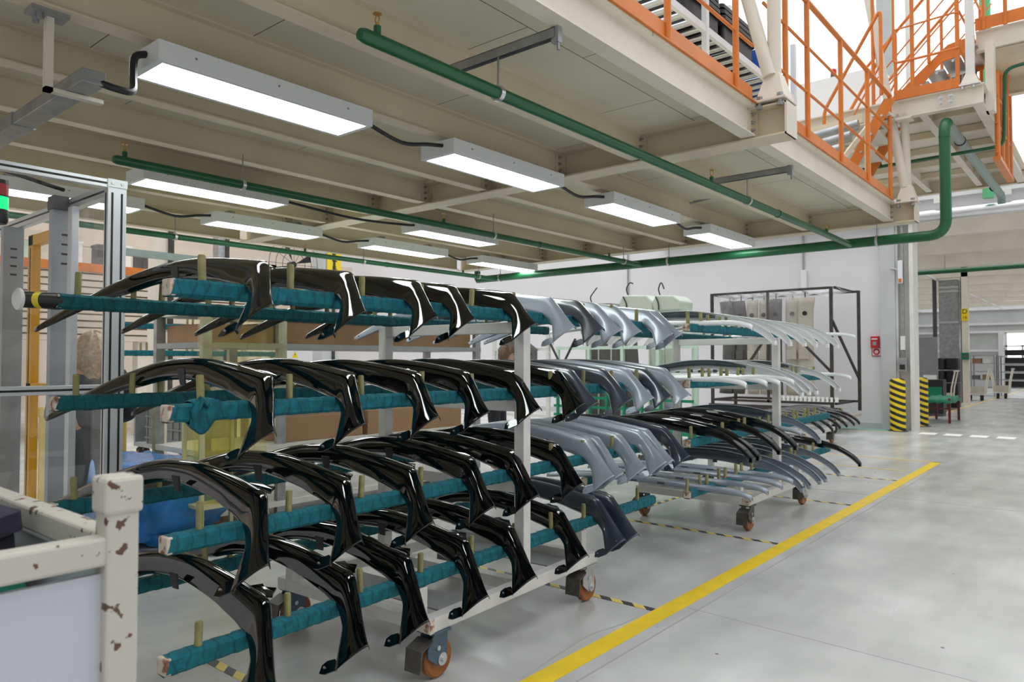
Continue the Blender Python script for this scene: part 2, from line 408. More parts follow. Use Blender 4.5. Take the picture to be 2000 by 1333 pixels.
MB().box((-12, 17.77, 5.5), (13.9, 17.79, 12)).build('pane', 'added_daylight', wn)  # added glowing sheet, brightens the upper wall and the hall
# insulated duct and boxes along the header of the opening
t = thing('service_duct', 'silver foil wrapped service duct along the header above the wide opening', 'duct', (-5, 17.6, 4.5), world=True)
MB().tube([(-9.5, 17.6, 4.62), (13, 17.6, 4.62)], .12, 14).build('pipe', 'foil', t, True)
for x in (-7.4, -5.6, -4.2, -2.9, -1.7, -.5): MB().cbox((x, 17.5, 4.9), (.16, .12, .14)).build('bracket', 'white_paint', t, bevel=.01)
t = thing('wall_rail', 'pale cladding ledge running along the wall above the foil wrapped duct', 'ledge', (-5, 17.7, 5), world=True)
MB().box((-9.5, 17.66, 4.98), (13, 17.8, 5.06)).build('rail', 'wall_white', t)
for x, zt, zb, lab in ((-10.6, 4.3, 3.1, 'thin vertical grey conduit on the white wall above the pale green panels'), (-5.78, 4.2, 3.42, 'thin vertical conduit and small white box high on the wall above the plastic covered rack')):
    t = thing('wall_conduit', lab, 'conduit', (x, 17.75, zb), world=True)
    MB().tube([(x, 17.76, zb), (x, 17.76, 5.0)], .022, 8).build('tube', 'galv', t, True)
    MB().cbox((x + .02, 17.74, zb), (.13, .1, .5)).build('box', 'lamp_white', t, bevel=.01)
# floor joints
for i, (x0, y0, x1, y1) in enumerate(((-2.05, 4.12, 6, 3.7), (-1.98, 2.2, -2.0, 12), (2.2, -3, 2.15, 17), (-3, 8.9, 8, 8.7))):
    struct(MB().bar((x0, y0, .0004), (x1, y1, .0004), .006 if i == 0 else .012, .0012).build('trim_%d' % (5 + i), 'joint'))

sc = MB(); P = [(-2.2, 2.72), (-2.23, 3.0), (-2.26, 3.36), (-2.21, 3.62), (-2.2, 3.86)]
for a, c in zip(smooth_path(P, 12), smooth_path(P, 12)[1:]): sc.bar((*a, .0003), (*c, .0003), .014, .001)
struct(sc.build('trim_9', 'scuff'))
# floor markings
def mark(name, label, a, b, m, cat='floor marking', group=None):
    o = MB().box((a[0], a[1], .0005), (b[0], b[1], .0025)).build(name, m, rel=((a[0] + b[0]) / 2, (a[1] + b[1]) / 2, 0))
    o.location = ((a[0] + b[0]) / 2, (a[1] + b[1]) / 2, 0); return tag(o, label, cat, group)
mark('floor_line', 'broad solid yellow line painted along the aisle edge', (-2.185, -3), (-2.065, 12.38), 'yellow_paint')
mark('floor_line', 'thin yellow line crossing the floor at the far end of the broad yellow line', (-3.7, 12.34), (-2.05, 12.39), 'yellow_thin')
mark('floor_line', 'thin faded yellow line beyond the far rack', (-3.7, 11.1), (-2.3, 11.14), 'yellow_thin')
mark('floor_line', 'faint yellow line receding in front of the far shelving', (-3.98, 19.5), (-3.9, 46), 'yellow_thin')
for y, lab in ((1.86, 'black and yellow hazard tape under the near end of the bottom rail'), (3.95, 'black and yellow hazard tape beside the near rack right caster'), (6.02, 'black and yellow hazard tape between the two racks'), (8.12, 'black and yellow hazard tape beside the far rack right caster'), (10.15, 'black and yellow hazard tape farthest along the yellow line')):
    mark('hazard_tape', lab, (-3.75, y - .025), (-2.19, y + .025), 'hazard_x', 'floor tape')
mark('hazard_tape', 'black and yellow hazard tape running lengthwise behind the far rack rear caster', (-3.80, 2), (-3.75, 11), 'hazard_y', 'floor tape')
for i in range(6):
    x = -3.25 + i * .45
    mark('crossing_stripe', 'white crossing stripe on the floor in front of the bollards', (x, 16.95), (x + .3, 17.4), 'marking_white', 'floor marking', 'white crossing stripes')
mark('floor_line', 'pale green strip with yellow edges along the foot of the white wall', (-5.6, 17.1), (-3.72, 17.7), 'marking_green')
mark('floor_line', 'yellow edge line of the pale green floor strip', (-5.6, 17.04), (-3.72, 17.1), 'yellow_thin')

# ---------------------------------------------------------------- mezzanine
mz = thing('mezzanine', 'beige steel mezzanine deck with joists and girders overhead', 'mezzanine', (-5.3, 4, 3.03), world=True)
X0, X1, YN, YF = -8.62, -1.9, -3.0, 8.95
MB().box((X0, YN, 3.25), (X1 + .004, YF + .1, 3.268)).build('deck', 'deck', mz)
JX = [-2.83, -3.6, -4.43, -5.23, -6.03, -6.83, -7.63]
GY = [-2.9, 4.98, 8.95]
for x in JX: 
    for y0, y1 in ((YN, GY[1] - .01), (GY[1] + .01, GY[2] - .01)): MB().ibeam((x, y0, 3.05), (x, y1, 3.05), .2, .1).build('joist', 'cream', mz)
for x in (X0, X1 - .05):
    for y0, y1 in ((YN, GY[1] - .1), (GY[1] + .1, GY[2] - .1)): MB().ibeam((x, y0, 3.05), (x, y1, 3.05), .205, .1).build('edge_beam', 'cream_light' if x == X1 - .05 else 'cream', mz)
for y in GY[1:]:
    g = MB().ibeam((X0, y, 3.03), (-1.69, y, 3.03), .22, .2, .012).build('girder', 'cream', mz)
    MB().box((-1.70, y - .1, 3.03), (-1.685, y + .1, 3.25)).build('end_plate', 'cream_light', mz)
    for x in JX + [X1 - .05]:
        for e in (-1, 1):
            p = MB().box((x - .035, y + e * .006, 3.07), (x + .035, y + e * .016, 3.24)).box((x + .004, y + e * .01, 3.07), (x + .014, y + e * .12, 3.24)).build('splice_plate', 'cream', mz)
            for z in (3.10, 3.155, 3.21): MB().lathe([(.014, 0), (.014, .012), (.006, .012), (.006, .03)], (x + .012, y + e * .075, z), 6, 'x').build('bolt', 'galv', p)

# roof braces standing on the girder ends
def brace(name, label, base, legs):
    t = thing(name, label, 'brace', base, world=True); x, y, z = base
    b = MB(); b.box((x - .11, y - .12, z), (x + .11, y + .12, z + .018))
    b.add([(x - .1, y - .1, z + .018), (x + .1, y - .1, z + .018), (x + .1, y + .1, z + .018), (x - .1, y + .1, z + .018), (x - .05, y - .05, z + .2), (x + .05, y - .05, z + .2), (x + .05, y + .05, z + .2), (x - .05, y + .05, z + .2)],
          [(3, 2, 1, 0), (4, 5, 6, 7), (0, 1, 5, 4), (1, 2, 6, 5), (2, 3, 7, 6), (3, 0, 4, 7)])
    b.build('foot', 'cream_light', t, bevel=.004)
    for a, c in legs: MB().tube([a, c], .046, 12).build('strut', 'cream_light', t, True)
    b = MB()
    for dx in (-.07, .07):
        for dy in (-.1, .1): b.lathe([(.022, -.045), (.022, -.022), (.012, -.022), (.012, .04)], (x + dx, y + dy, z), 6); b.lathe([(.022, .02), (.022, .04)], (x + dx, y + dy, z), 6)
    b.build_each('bolt', 'galv', t)
    MB().tube([(x - .03, y - .06, z + .24), (x - .03, y + .06, z + .24)], .02, 8).build('pin', 'galv', t, True)
brace('roof_brace', 'white tubular brace with bolted foot on the near girder end beside the orange railing', (-1.8, 4.98, 3.27), [((-1.8, 4.98, 3.45), (-1.8, 4.98, 7)), ((-1.82, 4.94, 3.46), (-2.36, 4.94, 5.6))])
brace('roof_brace', 'white tubular brace with bolted foot on the far girder end below the landing', (-1.78, 8.95, 3.24), [((-1.79, 8.99, 3.4), (-1.8, 8.97, 4.17)), ((-1.8, 8.93, 3.42), (-2.2, 8.93, 6.0))])

# ---------------------------------------------------------------- orange guard rail
def rail_section(label, y0, y1, posts):
    x = -1.905
    t = thing('guard_rail', label, 'railing', (x, (y0 + y1) / 2, 3.27), world=True)
    for y in posts: MB().tube([(x, y, 3.27), (x, y, 4.423)], .021, 10).build('post', 'orange', t, True)
    for z, r in ((3.672, .0115), (4.048, .0115)): MB().tube([(x, y0, z), (x, y1, z)], r, 8).build('mid_rail', 'orange', t, True)
    MB().tube([(x, y0, 4.423), (x, y1, 4.423)], .022, 10).build('top_rail', 'orange', t, True)
    MB().box((x - .012, y0, 3.269), (x - .006, y1, 3.385)).box((x - .03, y0, 3.269), (x + .026, y1, 3.276)).build('toe_board', 'orange', t)
rail_section('orange guard rail along the near edge of the mezzanine', -3, 4.86, (-2, -1.05, -.1, .85, 1.78, 2.7, 3.63, 4.57))
rail_section('orange guard rail along the far half of the mezzanine edge beside the stair', 5.06, 8.78, (5.5, 6.0, 6.92, 7.83, 8.75))

# ---------------------------------------------------------------- light fixtures
def fixture():
    t = thing('light_fixture', '', 'ceiling light', (0, 0, 0))
    MB().box((-.16, -.63, .012), (.16, .63, .1)).box((-.16, -.63, 0), (-.135, .63, .012)).box((.135, -.63, 0), (.16, .63, .012)).box((-.135, -.63, 0), (.135, -.6, .012)).box((-.135, .6, 0), (.135, .63, .012)).build('housing', 'lamp_white', t)
    MB().box((-.135, -.6, .003), (.135, .6, .010)).build('diffuser', 'diffuser', t)
    for y in (-.4, .4): MB().box((-.05, y - .03, .1), (.05, y + .03, .15)).build('clip', 'galv', t)
    b = MB()
    for y in (-.45, 0, .45): b.lathe([(.006, 0), (.006, .004)], (.16, y, .06), 8, 'x')
    b.build_each('screw', 'galv', t)
    return t
ROWS = [(-3.56, [2.14, 4.09, 6.10, 8.06], 'nearest the aisle'), (-5.85, [3.06, 5.93], 'middle row'), (-7.04, [2.32, 4.27, 6.27, 8.22], 'farthest row')]
fx = fixture(); first = True
words = {4: ('nearest', 'second', 'third', 'farthest'), 2: ('nearer', 'farther')}
for x, ys, row in ROWS:
    for i, y in enumerate(ys):
        f = fx if first else dup(fx); first = False
        f.location = (x, y, 2.9)
        f['label'] = {'nearest the aisle': '%s lit light panel in the row nearest the aisle under the mezzanine', 'middle row': '%s lit light panel of the middle row between two green pipes', 'farthest row': '%s lit light panel in the row farthest from the aisle'}[row] % words[len(ys)][i]
        f['group'] = 'rectangular light panels under the mezzanine'
def cable(label, pts, r=.013):
    t = MB().tube(smooth_path(pts, 22), r, 8).build('power_cable', 'black_plastic', None, True, rel=pts[0]); t.location = pts[0]
    return tag(t, label, 'cable')
def sag(x, y0, y1, d=.05): return [(x + .05, y0, 2.965), (x + .05, y0 + .05, 2.955), (x + .03, (y0 + y1) / 2, 2.96 - d), (x + .03, y1 - .12, 2.965 - d * .3), (x + .05, y1, 2.965)]
cable('black power cable between the first and second light panels of the aisle row', sag(-3.56, 2.77, 3.46))
cable('black power cable between the second and third light panels of the aisle row', sag(-3.56, 4.72, 5.47))
cable('black power cable between the third and last light panels of the aisle row', sag(-3.56, 6.73, 7.43))
cable('long black power cable between the two light panels of the middle row', sag(-5.85, 3.69, 5.3, .04))
cable('black power cable between the first and second light panels of the farthest row', sag(-7.04, 2.95, 3.64))
cable('black power cable between the second and third light panels of the farthest row', sag(-7.04, 4.9, 5.64))
cable('black power cable between the third and last light panels of the farthest row', sag(-7.04, 6.9, 7.59))
cable('thick black cable curling from the grey tray end to the nearest light panel', [(-3.46, 1.27, 2.74), (-3.44, 1.34, 2.725), (-3.46, 1.42, 2.74), (-3.52, 1.45, 2.83), (-3.53, 1.46, 2.93), (-3.53, 1.51, 2.96)], .017)
# cable tray with its hanger
t = thing('cable_tray', 'galvanised cable tray below the joists at the top left', 'cable tray', (-4, 1.25, 2.72), world=True)
MB().box((-6.5, 1.2, 2.72), (-3.44, 1.3, 2.78)).build('trunking', 'galv', t, bevel=.003)
MB().box((-4.55, 1.195, 2.715), (-4.35, 1.305, 2.785)).build('joint_sleeve', 'galv', t)
b = MB(); b.box((-3.66, 1.12, 2.70), (-3.62, 1.15, 3.05)); b.box((-3.66, 1.12, 2.70), (-3.62, 1.36, 2.718)); b.build('hanger', 'cream_light', t)
MB().box((-3.68, 1.05, 3.03), (-3.58, 1.2, 3.05)).lathe([(.014, 0), (.014, .03)], (-3.66, 1.09, 3.0), 6).lathe([(.014, 0), (.014, .03)], (-3.60, 1.09, 3.0), 6).build('clamp', 'galv', t)

# ---------------------------------------------------------------- pipes
def hanger(t, x, y, z, ztop, r, ax):
    MB().tube([(x, y, z + r), (x, y, ztop)], .005, 6).build('hanger_rod', 'galv', t)
    MB().lathe([(r + .001, -.013), (r + .009, -.013), (r + .009, .013), (r + .001, .013)], (x, y, z), 16, ax).build('clamp', 'steel', t, True)
def sprinkler(t, x, y, z, r):
    MB().lathe([(.016, r * .6), (.016, r + .035), (.010, r + .035)], (x, y, z), 10).build('outlet', 'green_pipe', t, True)
    b = MB(); b.lathe([(.009, r + .035), (.009, r + .05)], (x, y, z), 8)
    for e in (-1, 1): b.tube([(x + e * .009, y, z + r + .05), (x + e * .013, y, z + r + .065), (x + e * .004, y, z + r + .085)], .003, 5)
    b.lathe([(.019, r + .085), (.019, r + .088)], (x, y, z), 10); b.build('sprinkler_head', 'brass', t, True)
def sprinkler_pipe(label, x, y0, heads, hangs, z=2.82, zt=3.05):
    t = thing('sprinkler_pipe', label, 'pipe', (x, y0, z), world=True)
    MB().tube([(x, y0, z), (x, y0 + .02, z), (x, 8.74, z)], [.024, .031, .031], 14).build('pipe', 'green_pipe', t, True)
    MB().lathe([(.031, -.02), (.036, -.02), (.036, .02), (.031, .02)], (x, 6.5, z), 14, 'y').build('coupling', 'green_pipe', t, True)
    for y in heads: sprinkler(t, x, y, z, .028)
    for y in hangs: hanger(t, x, y, z, zt, .031, 'y')
sprinkler_pipe('green sprinkler pipe nearest the aisle under the mezzanine', -2.33, 1.83, (1.92, 5.12, 7.9), (2.68, 5.8))
sprinkler_pipe('green sprinkler pipe running over the middle row of light panels', -5.02, 1.95, (2.02, 4.97, 7.95), (2.86, 5.7, 8.3))
sprinkler_pipe('green sprinkler pipe beyond the farthest row of light panels', -7.66, 1.9, (5.2, 8.0), (3.6, 6.1, 8.35))
for y, lab in ((2.69, 'perforated steel channel holding the near end of the aisle sprinkler pipe'), (5.8, 'perforated steel channel past the girder, holding the aisle sprinkler pipe')):
    t = thing('strut_channel', lab, 'channel', (-2.3, y, 3.0), world=True)
    MB().box((-2.70, y - .02, 3.0), (-1.98, y - .017, 3.045)).box((-2.70, y + .017, 3.0), (-1.98, y + .02, 3.045)).box((-2.7, y - .02, 3.042), (-1.98, y + .02, 3.045)).build('channel', 'galv', t)
    b = MB()
    for k in range(13): b.box((-2.66 + k * .052, y + .0195, 3.02), (-2.63 + k * .052, y + .0206, 3.03))
    b.build('slots', 'ink', t)
    MB().box((-2.0, y - .015, 2.975), (-1.96, y + .015, 3.05)).lathe([(.008, -.05), (.008, 0)], (-1.97, y, 2.99), 6).build('beam_clamp', 'galv', t)
t = thing('main_pipe', 'thick green main water pipe along the far girder rising at the right', 'pipe', (-1.4, 8.8, 2.84), world=True)
MB().tube(bend([(-8.1, 8.8, 2.84), (-1.39, 8.8, 2.84), (-1.39, 8.8, 4.06), (-1.39, 8.96, 4.06)], .17, 8), .055, 18).build('pipe', 'green_pipe', t, True)
MB().tube([(-8.1, 8.8, 2.84), (-8.1, 8.8, 2.98)], .05, 12).build('end_elbow', 'green_pipe', t, True)
for z in (3.0, 3.88): MB().lathe([(.055, -.012), (.058, -.012), (.058, .012), (.055, .012)], (-1.39, 8.8, z), 18).build('coupling', 'green_pipe', t, True)
for x in (-2.06, -4.62, -7.6): hanger(t, x, 8.8, 2.84, 3.08, .055, 'x')
t = thing('drain_pipe', 'grey green pipe sloping along the underside of the landing', 'pipe', (-1.38, 9, 4.06), world=True)
MB().tube([(-1.39, 8.93, 4.06), (-1.36, 13.2, 4.04)], .052, 16).build('pipe', 'grey_pipe', t, True)
MB().tube([(-1.36, 13.15, 4.04), (-1.36, 13.3, 4.02), (-1.36, 13.33, 3.92)], .055, 16).build('elbow', 'grey_pipe', t, True)
for y in (9.75, 12.7): MB().lathe([(.052, -.012), (.06, -.012), (.06, .012), (.052, .012)], (-1.385, y, 4.055), 16, 'y').build('coupling', 'black_plastic', t, True)
t = thing('branch_pipe', 'thin dark green pipe bending under the landing at the right', 'pipe', (-1.1, 9.7, 3.9), world=True)
MB().tube(bend([(.6, 9.6, 4.86), (-.93, 9.6, 4.73), (-.95, 9.6, 3.88), (-2.5, 9.6, 3.86)], .1, 6), .019, 10).build('pipe', 'green_pipe', t, True)
sprinkler(t, -2.2, 9.6, 3.862, .015)
t = thing('riser_pipe', 'bright green vertical pipe behind the upper walkway at far right', 'pipe', (-2.5, 17.2, 4.8), world=True)
MB().tube([(-2.0, 17.4, 4.8), (-2.0, 17.4, 9.4)], .1, 14).build('pipe', 'green_light', t, True)

# ---------------------------------------------------------------- landing, stairs, upper walkway
t = thing('landing_platform', 'beige steel landing above the far end of the mezzanine at right', 'platform', (-1.5, 10, 4.17), world=True)
MB().ibeam((-3.75, 8.85, 4.17), (-1.04, 8.85, 4.17), .2, .1, .01).build('front_beam', 'cream_light', t)
MB().ibeam((-1.09, 8.9, 4.17), (-1.09, 13.2, 4.17), .2, .1, .01).build('side_beam', 'cream_light', t)
MB().ibeam((-3.75, 13.2, 4.17), (-1.04, 13.2, 4.17), .2, .1, .01).build('rear_beam', 'cream', t)
MB().box((-3.75, 8.82, 4.3705), (-1.03, 13.2, 4.382)).build('deck', 'cream_light', t)
for y in (9.5, 10.25, 11.0, 11.75, 12.5): MB().box((-3.75, y - .02, 4.28), (-1.1, y + .02, 4.36)).build('rib', 'cream', t)
for x in (-1.62, -2.3): MB().box((x - .04, 8.9, 4.2), (x + .04, 13.2, 4.215)).box((x - .004, 8.9, 4.215), (x + .004, 13.2, 4.36)).build('joist', 'cream_light', t)
b = MB()
for x in (-1.42, -1.33):
    for z in (4.24, 4.30): b.lathe([(.016, 0), (.016, -.012), (.009, -.012), (.009, -.02)], (x, 8.80, z), 6, 'y'); b.lathe([(.024, 0), (.024, -.004)], (x, 8.802, z), 12, 'y')
for x in (-1.84, -1.77): b.lathe([(.016, 0), (.016, .02), (.008, .02), (.008, .045)], (x, 8.82, 4.18), 6)
for x in (-1.22, -1.12): b.lathe([(.018, -.03), (.018, 0)], (x, 8.8, 4.37), 6)
b.build_each('bolt', 'steel', t)
MB().box((-1.86, 8.79, 4.15), (-1.7, 8.95, 4.17)).build('foot_plate', 'cream_light', t)
t = thing('roof_column', 'white square column rising from the right corner of the landing', 'column', (-1.155, 8.85, 4.38), world=True)
MB().cbox((-1.155, 8.85, 4.385), (.19, .14, .02)).cbox((-1.155, 8.85, 6.9), (.075, .075, 5)).build('shaft', 'white_paint', t)
MB().add([(-1.24, 8.79, 4.395), (-1.07, 8.79, 4.395), (-1.07, 8.91, 4.395), (-1.24, 8.91, 4.395), (-1.19, 8.82, 4.52), (-1.12, 8.82, 4.52), (-1.12, 8.88, 4.52), (-1.19, 8.88, 4.52)], [(3, 2, 1, 0), (4, 5, 6, 7), (0, 1, 5, 4), (1, 2, 6, 5), (2, 3, 7, 6), (3, 0, 4, 7)]).build('gusset', 'cream_light', t)
t = thing('guard_rail', 'orange guard rail with rounded gate on the front of the landing', 'railing', (-1.5, 8.83, 4.37), world=True)
for x in (-1.69, -1.265): MB().tube([(x, 8.83, 4.37), (x, 8.83, 5.75)], .021, 10).build('post', 'orange', t, True)
MB().tube(bend([(-1.87, 8.81, 6.0), (-1.87, 8.81, 4.79), (-1.5, 8.81, 4.79), (-1.25, 8.81, 4.80)], .05, 5), .014, 8).build('gate_frame', 'orange', t, True)
for z in (5.16, 5.62): MB().tube([(-1.86, 8.81, z), (-1.3, 8.81, z + .02), (-1.25, 8.81, z + .01)], .010, 8).build('gate_bar', 'orange', t, True)
MB().box((-1.87, 8.80, 4.372), (-1.25, 8.806, 4.48)).box((-1.87, 8.79, 4.372), (-1.2, 8.9, 4.38)).build('toe_board', 'orange', t)
for x, y in ((-1.24, 9.4), (-1.22, 10.2), (-1.2, 11.0), (-2.1, 8.9)): MB().tube([(x, y, 4.37), (x, y, 5.75)], .02, 8).build('post', 'orange', t, True)
for z in (4.8, 5.2, 5.7): MB().tube([(-1.25, 8.85, z), (-1.2, 11.0, z)], .012, 8).build('mid_rail', 'orange', t, True)
def stair(name, label, pts_low, pts_high, y0, y1, n, mt, tread):
    t = thing(name, label, 'stair', pts_low[0][:1] + (y0,) + pts_low[0][1:], world=True)
    for y in (y0, y1):
        ring = [(x, z) for x, z in pts_low] + [(x, z) for x, z in reversed(pts_high)]
        k = len(ring); vs = [(x, y, z) for x, z in ring] + [(x, y + .012, z) for x, z in ring]
        MB().add(vs, [tuple(range(k)), tuple(range(2 * k - 1, k - 1, -1))] + [(i, (i + 1) % k, k + (i + 1) % k, k + i) for i in range(k)]).build('stringer', mt, t)
    (xa, za), (xb, zb) = pts_high[0], pts_high[-1]
    for i in range(n):
        f = (i + .5) / n; x = xa + (xb - xa) * f; z = za + (zb - za) * f - .06
        MB().box((x - .08, y0 + .012, z - .012), (x + .1, y1, z + .012)).build('tread', tread, t)
    b = MB()
    for i in range(n):
        f = (i + .5) / n; b.lathe([(.014, 0), (.014, -.014)], (xa + (xb - xa) * f + .03, y0, za + (zb - za) * f - .09), 8, 'y')
    b.build_each('bolt', 'steel', t); return t
t = stair('stair', 'steep orange stair from the mezzanine deck up to the landing', [(-2.44, 3.27), (-1.81, 4.34)], [(-2.57, 3.27), (-1.93, 4.36)], 8.62, 9.25, 6, 'orange', 'white_paint')
for y in (8.6, 9.28):
    MB().tube(bend([(-2.55, y, 3.3), (-2.55, y, 4.35), (-1.95, y, 5.35), (-1.95, y, 4.4)], .08, 5), .02, 8).build('handrail', 'orange', t, True)
    MB().tube([(-2.5, y, 3.75), (-1.95, y, 4.75)], .01, 6).build('side_bar', 'orange', t, True)
t = stair('stair', 'orange stair with bolted stringer from the landing to the upper walkway', [(-1.98, 4.38), (-1.78, 4.6), (-1.5, 4.9), (-1.18, 4.95)], [(-1.98, 4.62), (-1.62, 4.93), (-1.44, 5.08), (-1.18, 5.12)], 9.4, 10.1, 5, 'orange', 'grating')
MB().add([(-1.75, 9.75, 4.42), (-1.25, 9.75, 4.42), (-1.22, 9.9, 4.9), (-1.5, 9.9, 4.86)], [(0, 1, 2, 3)]).build('grating', stripes('grating_bars', (.6, .6, .6), (.12, .12, .12), 0, .04), t)
for y in (9.35, 10.15):
    MB().tube([(-2.3, y, 5.0), (-1.1, y, 6.25)], .018, 8).build('handrail', 'orange', t, True)
    for dz in (-.28, -.52): MB().tube([(-2.2, y, 5.1 + dz), (-1.1, y, 6.25 + dz)], .008, 6).build('side_bar', 'orange', t, True)
    MB().tube([(-1.62, y, 4.9), (-1.62, y, 5.7)], .018, 8).build('post', 'orange', t, True)
t = thing('upper_walkway', 'beige upper walkway with orange toe board at the top right', 'platform', (-.4, 9.6, 4.75), world=True)
MB().ibeam((-1.18, 9.5, 4.95), (2.5, 9.5, 4.95), .22, .1, .01).build('front_beam', 'cream_light', t)
MB().ibeam((-1.1, 10.6, 4.73), (2.5, 10.6, 4.73), .22, .1, .01).build('rear_beam', 'cream', t)
MB().box((-1.18, 9.5, 5.16), (2.5, 11.5, 5.175)).build('deck', 'cream', t)
MB().add([(-1.16, 9.55, 4.95), (-1.16, 9.55, 5.17), (-1.1, 10.6, 5.0), (-1.1, 10.6, 4.73)], [(0, 1, 2, 3)]).box((-1.1, 9.5, 4.93), (2.5, 10.6, 4.945)).build('underside', 'cream', t)
MB().box((-1.18, 9.44, 5.175), (2.5, 9.45, 5.31)).build('toe_board', 'orange', t)
for x in (-1.1, -.9, 0, .9, 1.8): MB().tube([(x, 9.44, 5.17), (x, 9.44, 6.3)], .02, 8).build('post', 'orange', t, True)
t = thing('support_column', 'beige steel column below the upper walkway at right', 'column', (-1.04, 9.2, 0), world=True)
MB().box((-1.06, 9.15, 4.17), (-.98, 9.3, 4.93)).build('shaft', 'cream_light', t)
t = thing('guard_rail', 'bright orange railing with cross braces behind the dark green thin pipe', 'railing', (-1.0, 10, 3.7), world=True)
for i, y in enumerate((9.45, 9.85, 10.3, 10.65)): MB().tube([(-.99, y, 3.72), (-.99, y, 4.66 + .1 * i)], .026, 8).build('post', 'orange', t, True)
for z in (3.78, 4.1, 4.4): MB().tube([(-.99, 9.4, z), (-.99, 10.7, z + .03)], .012, 8).build('mid_rail', 'orange', t, True)
MB().tube([(-.99, 9.42, 4.66), (-.99, 10.68, 4.98)], .022, 8).build('top_rail', 'orange', t, True)
for y in (9.45, 9.87): MB().tube([(-.99, y, 4.36), (-.99, y + .42, 3.80)], .008, 6).build('cross_brace', 'orange', t, True)
MB().box((-1.03, 9.4, 3.69), (-.96, 10.7, 3.73)).build('base_angle', 'orange', t)
t = thing('support_post', 'cream girder end with bolts right of the landing', 'girder', (-.5, 13.3, 4.1), world=True)
MB().ibeam((-1.0, 13.4, 4.1), (3, 13.4, 4.1), .22, .14).build('beam', 'cream', t)
MB().box((-.98, 13.3, 4.32), (-.6, 13.5, 4.34)).add([(-.95, 13.3, 4.34), (-.63, 13.3, 4.34), (-.63, 13.5, 4.34), (-.95, 13.5, 4.34), (-.85, 13.36, 4.55), (-.73, 13.36, 4.55), (-.73, 13.44, 4.55), (-.85, 13.44, 4.55)], [(4, 5, 6, 7), (0, 1, 5, 4), (1, 2, 6, 5), (2, 3, 7, 6), (3, 0, 4, 7)]).cbox((-.79, 13.4, 6.5), (.1, .1, 4.2)).build('foot', 'white_paint', t)

# ---------------------------------------------------------------- conveyors and boxes upstairs
def conveyor(label, x0, x1, y0, y1, z, n, legs, frame='lamp_white', dz=0):
    t = thing('roller_conveyor', label, 'conveyor', ((x0 + x1) / 2, (y0 + y1) / 2, 3.27), world=True)
    for x in (x0, x1): MB().bar((x, y0, z), (x, y1, z + dz), .03, .05).build('side_frame', frame, t)
    for i in range(n):
        f = (i + .5) / n; y = y0 + (y1 - y0) * f
        MB().tube([(x0, y, z + dz * f), (x1, y, z + dz * f)], .022, 10).build('roller', 'steel', t, True)
    for x, y in legs: MB().bar((x, y, 3.268), (x, y, z + .5), .04, .04).build('leg', frame, t)
    return t
conveyor('white framed roller rack behind the near guard rail, carrying black crates', -3.1, -2.2, 3.2, 6.6, 3.83, 26, [(-2.2, 4.75), (-2.2, 6.55), (-3.1, 4.75), (-3.1, 6.55)])
conveyor('upper roller rack sloping above the black crates behind the near guard rail', -3.7, -2.75, 3.0, 6.5, 4.32, 20, [(-2.75, 6.45), (-3.7, 6.45)], dz=.2)
t = thing('roller_conveyor', 'grey roller conveyor with thick rollers ending at the orange stair on the mezzanine', 'conveyor', (-2.9, 7.8, 3.27), world=True)
for k in range(4):
    z = 3.40 + .19 * k; y = 7.35 + .28 * k
    MB().tube([(-3.6, y, z - .12), (-2.08, y, z + .03)], .055, 14).build('roller', 'galv', t, True)
MB().bar((-3.6, 8.45, 3.98), (-2.1, 8.45, 4.14), .05, .10).build('end_frame', 'cream', t)
for x in (-3.62, -2.06): MB().bar((x, 7.3, 3.36), (x, 8.5, 4.06), .02, .06).bar((x, 8.45, 3.27), (x, 8.45, 4.05), .05, .05).build('side_frame', 'cream', t)
for i, y in enumerate((4.85, 5.50)):
    t = thing('crate', ('black plastic crate nearer the roller rack post behind the guard rail', 'black plastic crate behind the near crate on the roller rack')[i], 'crate', (-2.55, y, 3.854), world=True)
    b = MB().rbox((-2.55, y, 3.955), (.56, .56, .2), .02)
    for k in range(4): b.rbox((-2.55, y, 4.07 + k * .045), (.6 - .01 * k, .6, .03), .03)
    b.build('body', 'black_plastic', t)
t = thing('blue_crate', 'blue plastic crate with white lettering behind the rollers', 'crate', (-2.6, 6.15, 3.854), world=True)
MB().rbox((-2.6, 6.16, 3.99), (.7, .4, .27), .02).build('body', 'blue_plastic', t)
text('lettering', 'ou', .17, (-2.42, 5.955, 3.98), (PI / 2, 0, 0), 'label_white', t)
t = thing('machine_cabinet', 'white machine cabinet with red beacon on the landing behind the orange railing', 'cabinet', (-3.0, 11.3, 4.372), world=True)
MB().rbox((-3.1, 11.4, 5.0), (1.2, .8, 1.255), .02).build('body', 'lamp_white', t)
MB().lathe([(.045, 5.628), (.045, 5.69)], (-3.15, 11.1, 0), 12).build('beacon_base', 'dark_grey', t, True)
MB().lathe([(.042, 5.69), (.042, 5.76), (.02, 5.78)], (-3.15, 11.1, 0), 12).build('beacon', 'red_box', t, True)

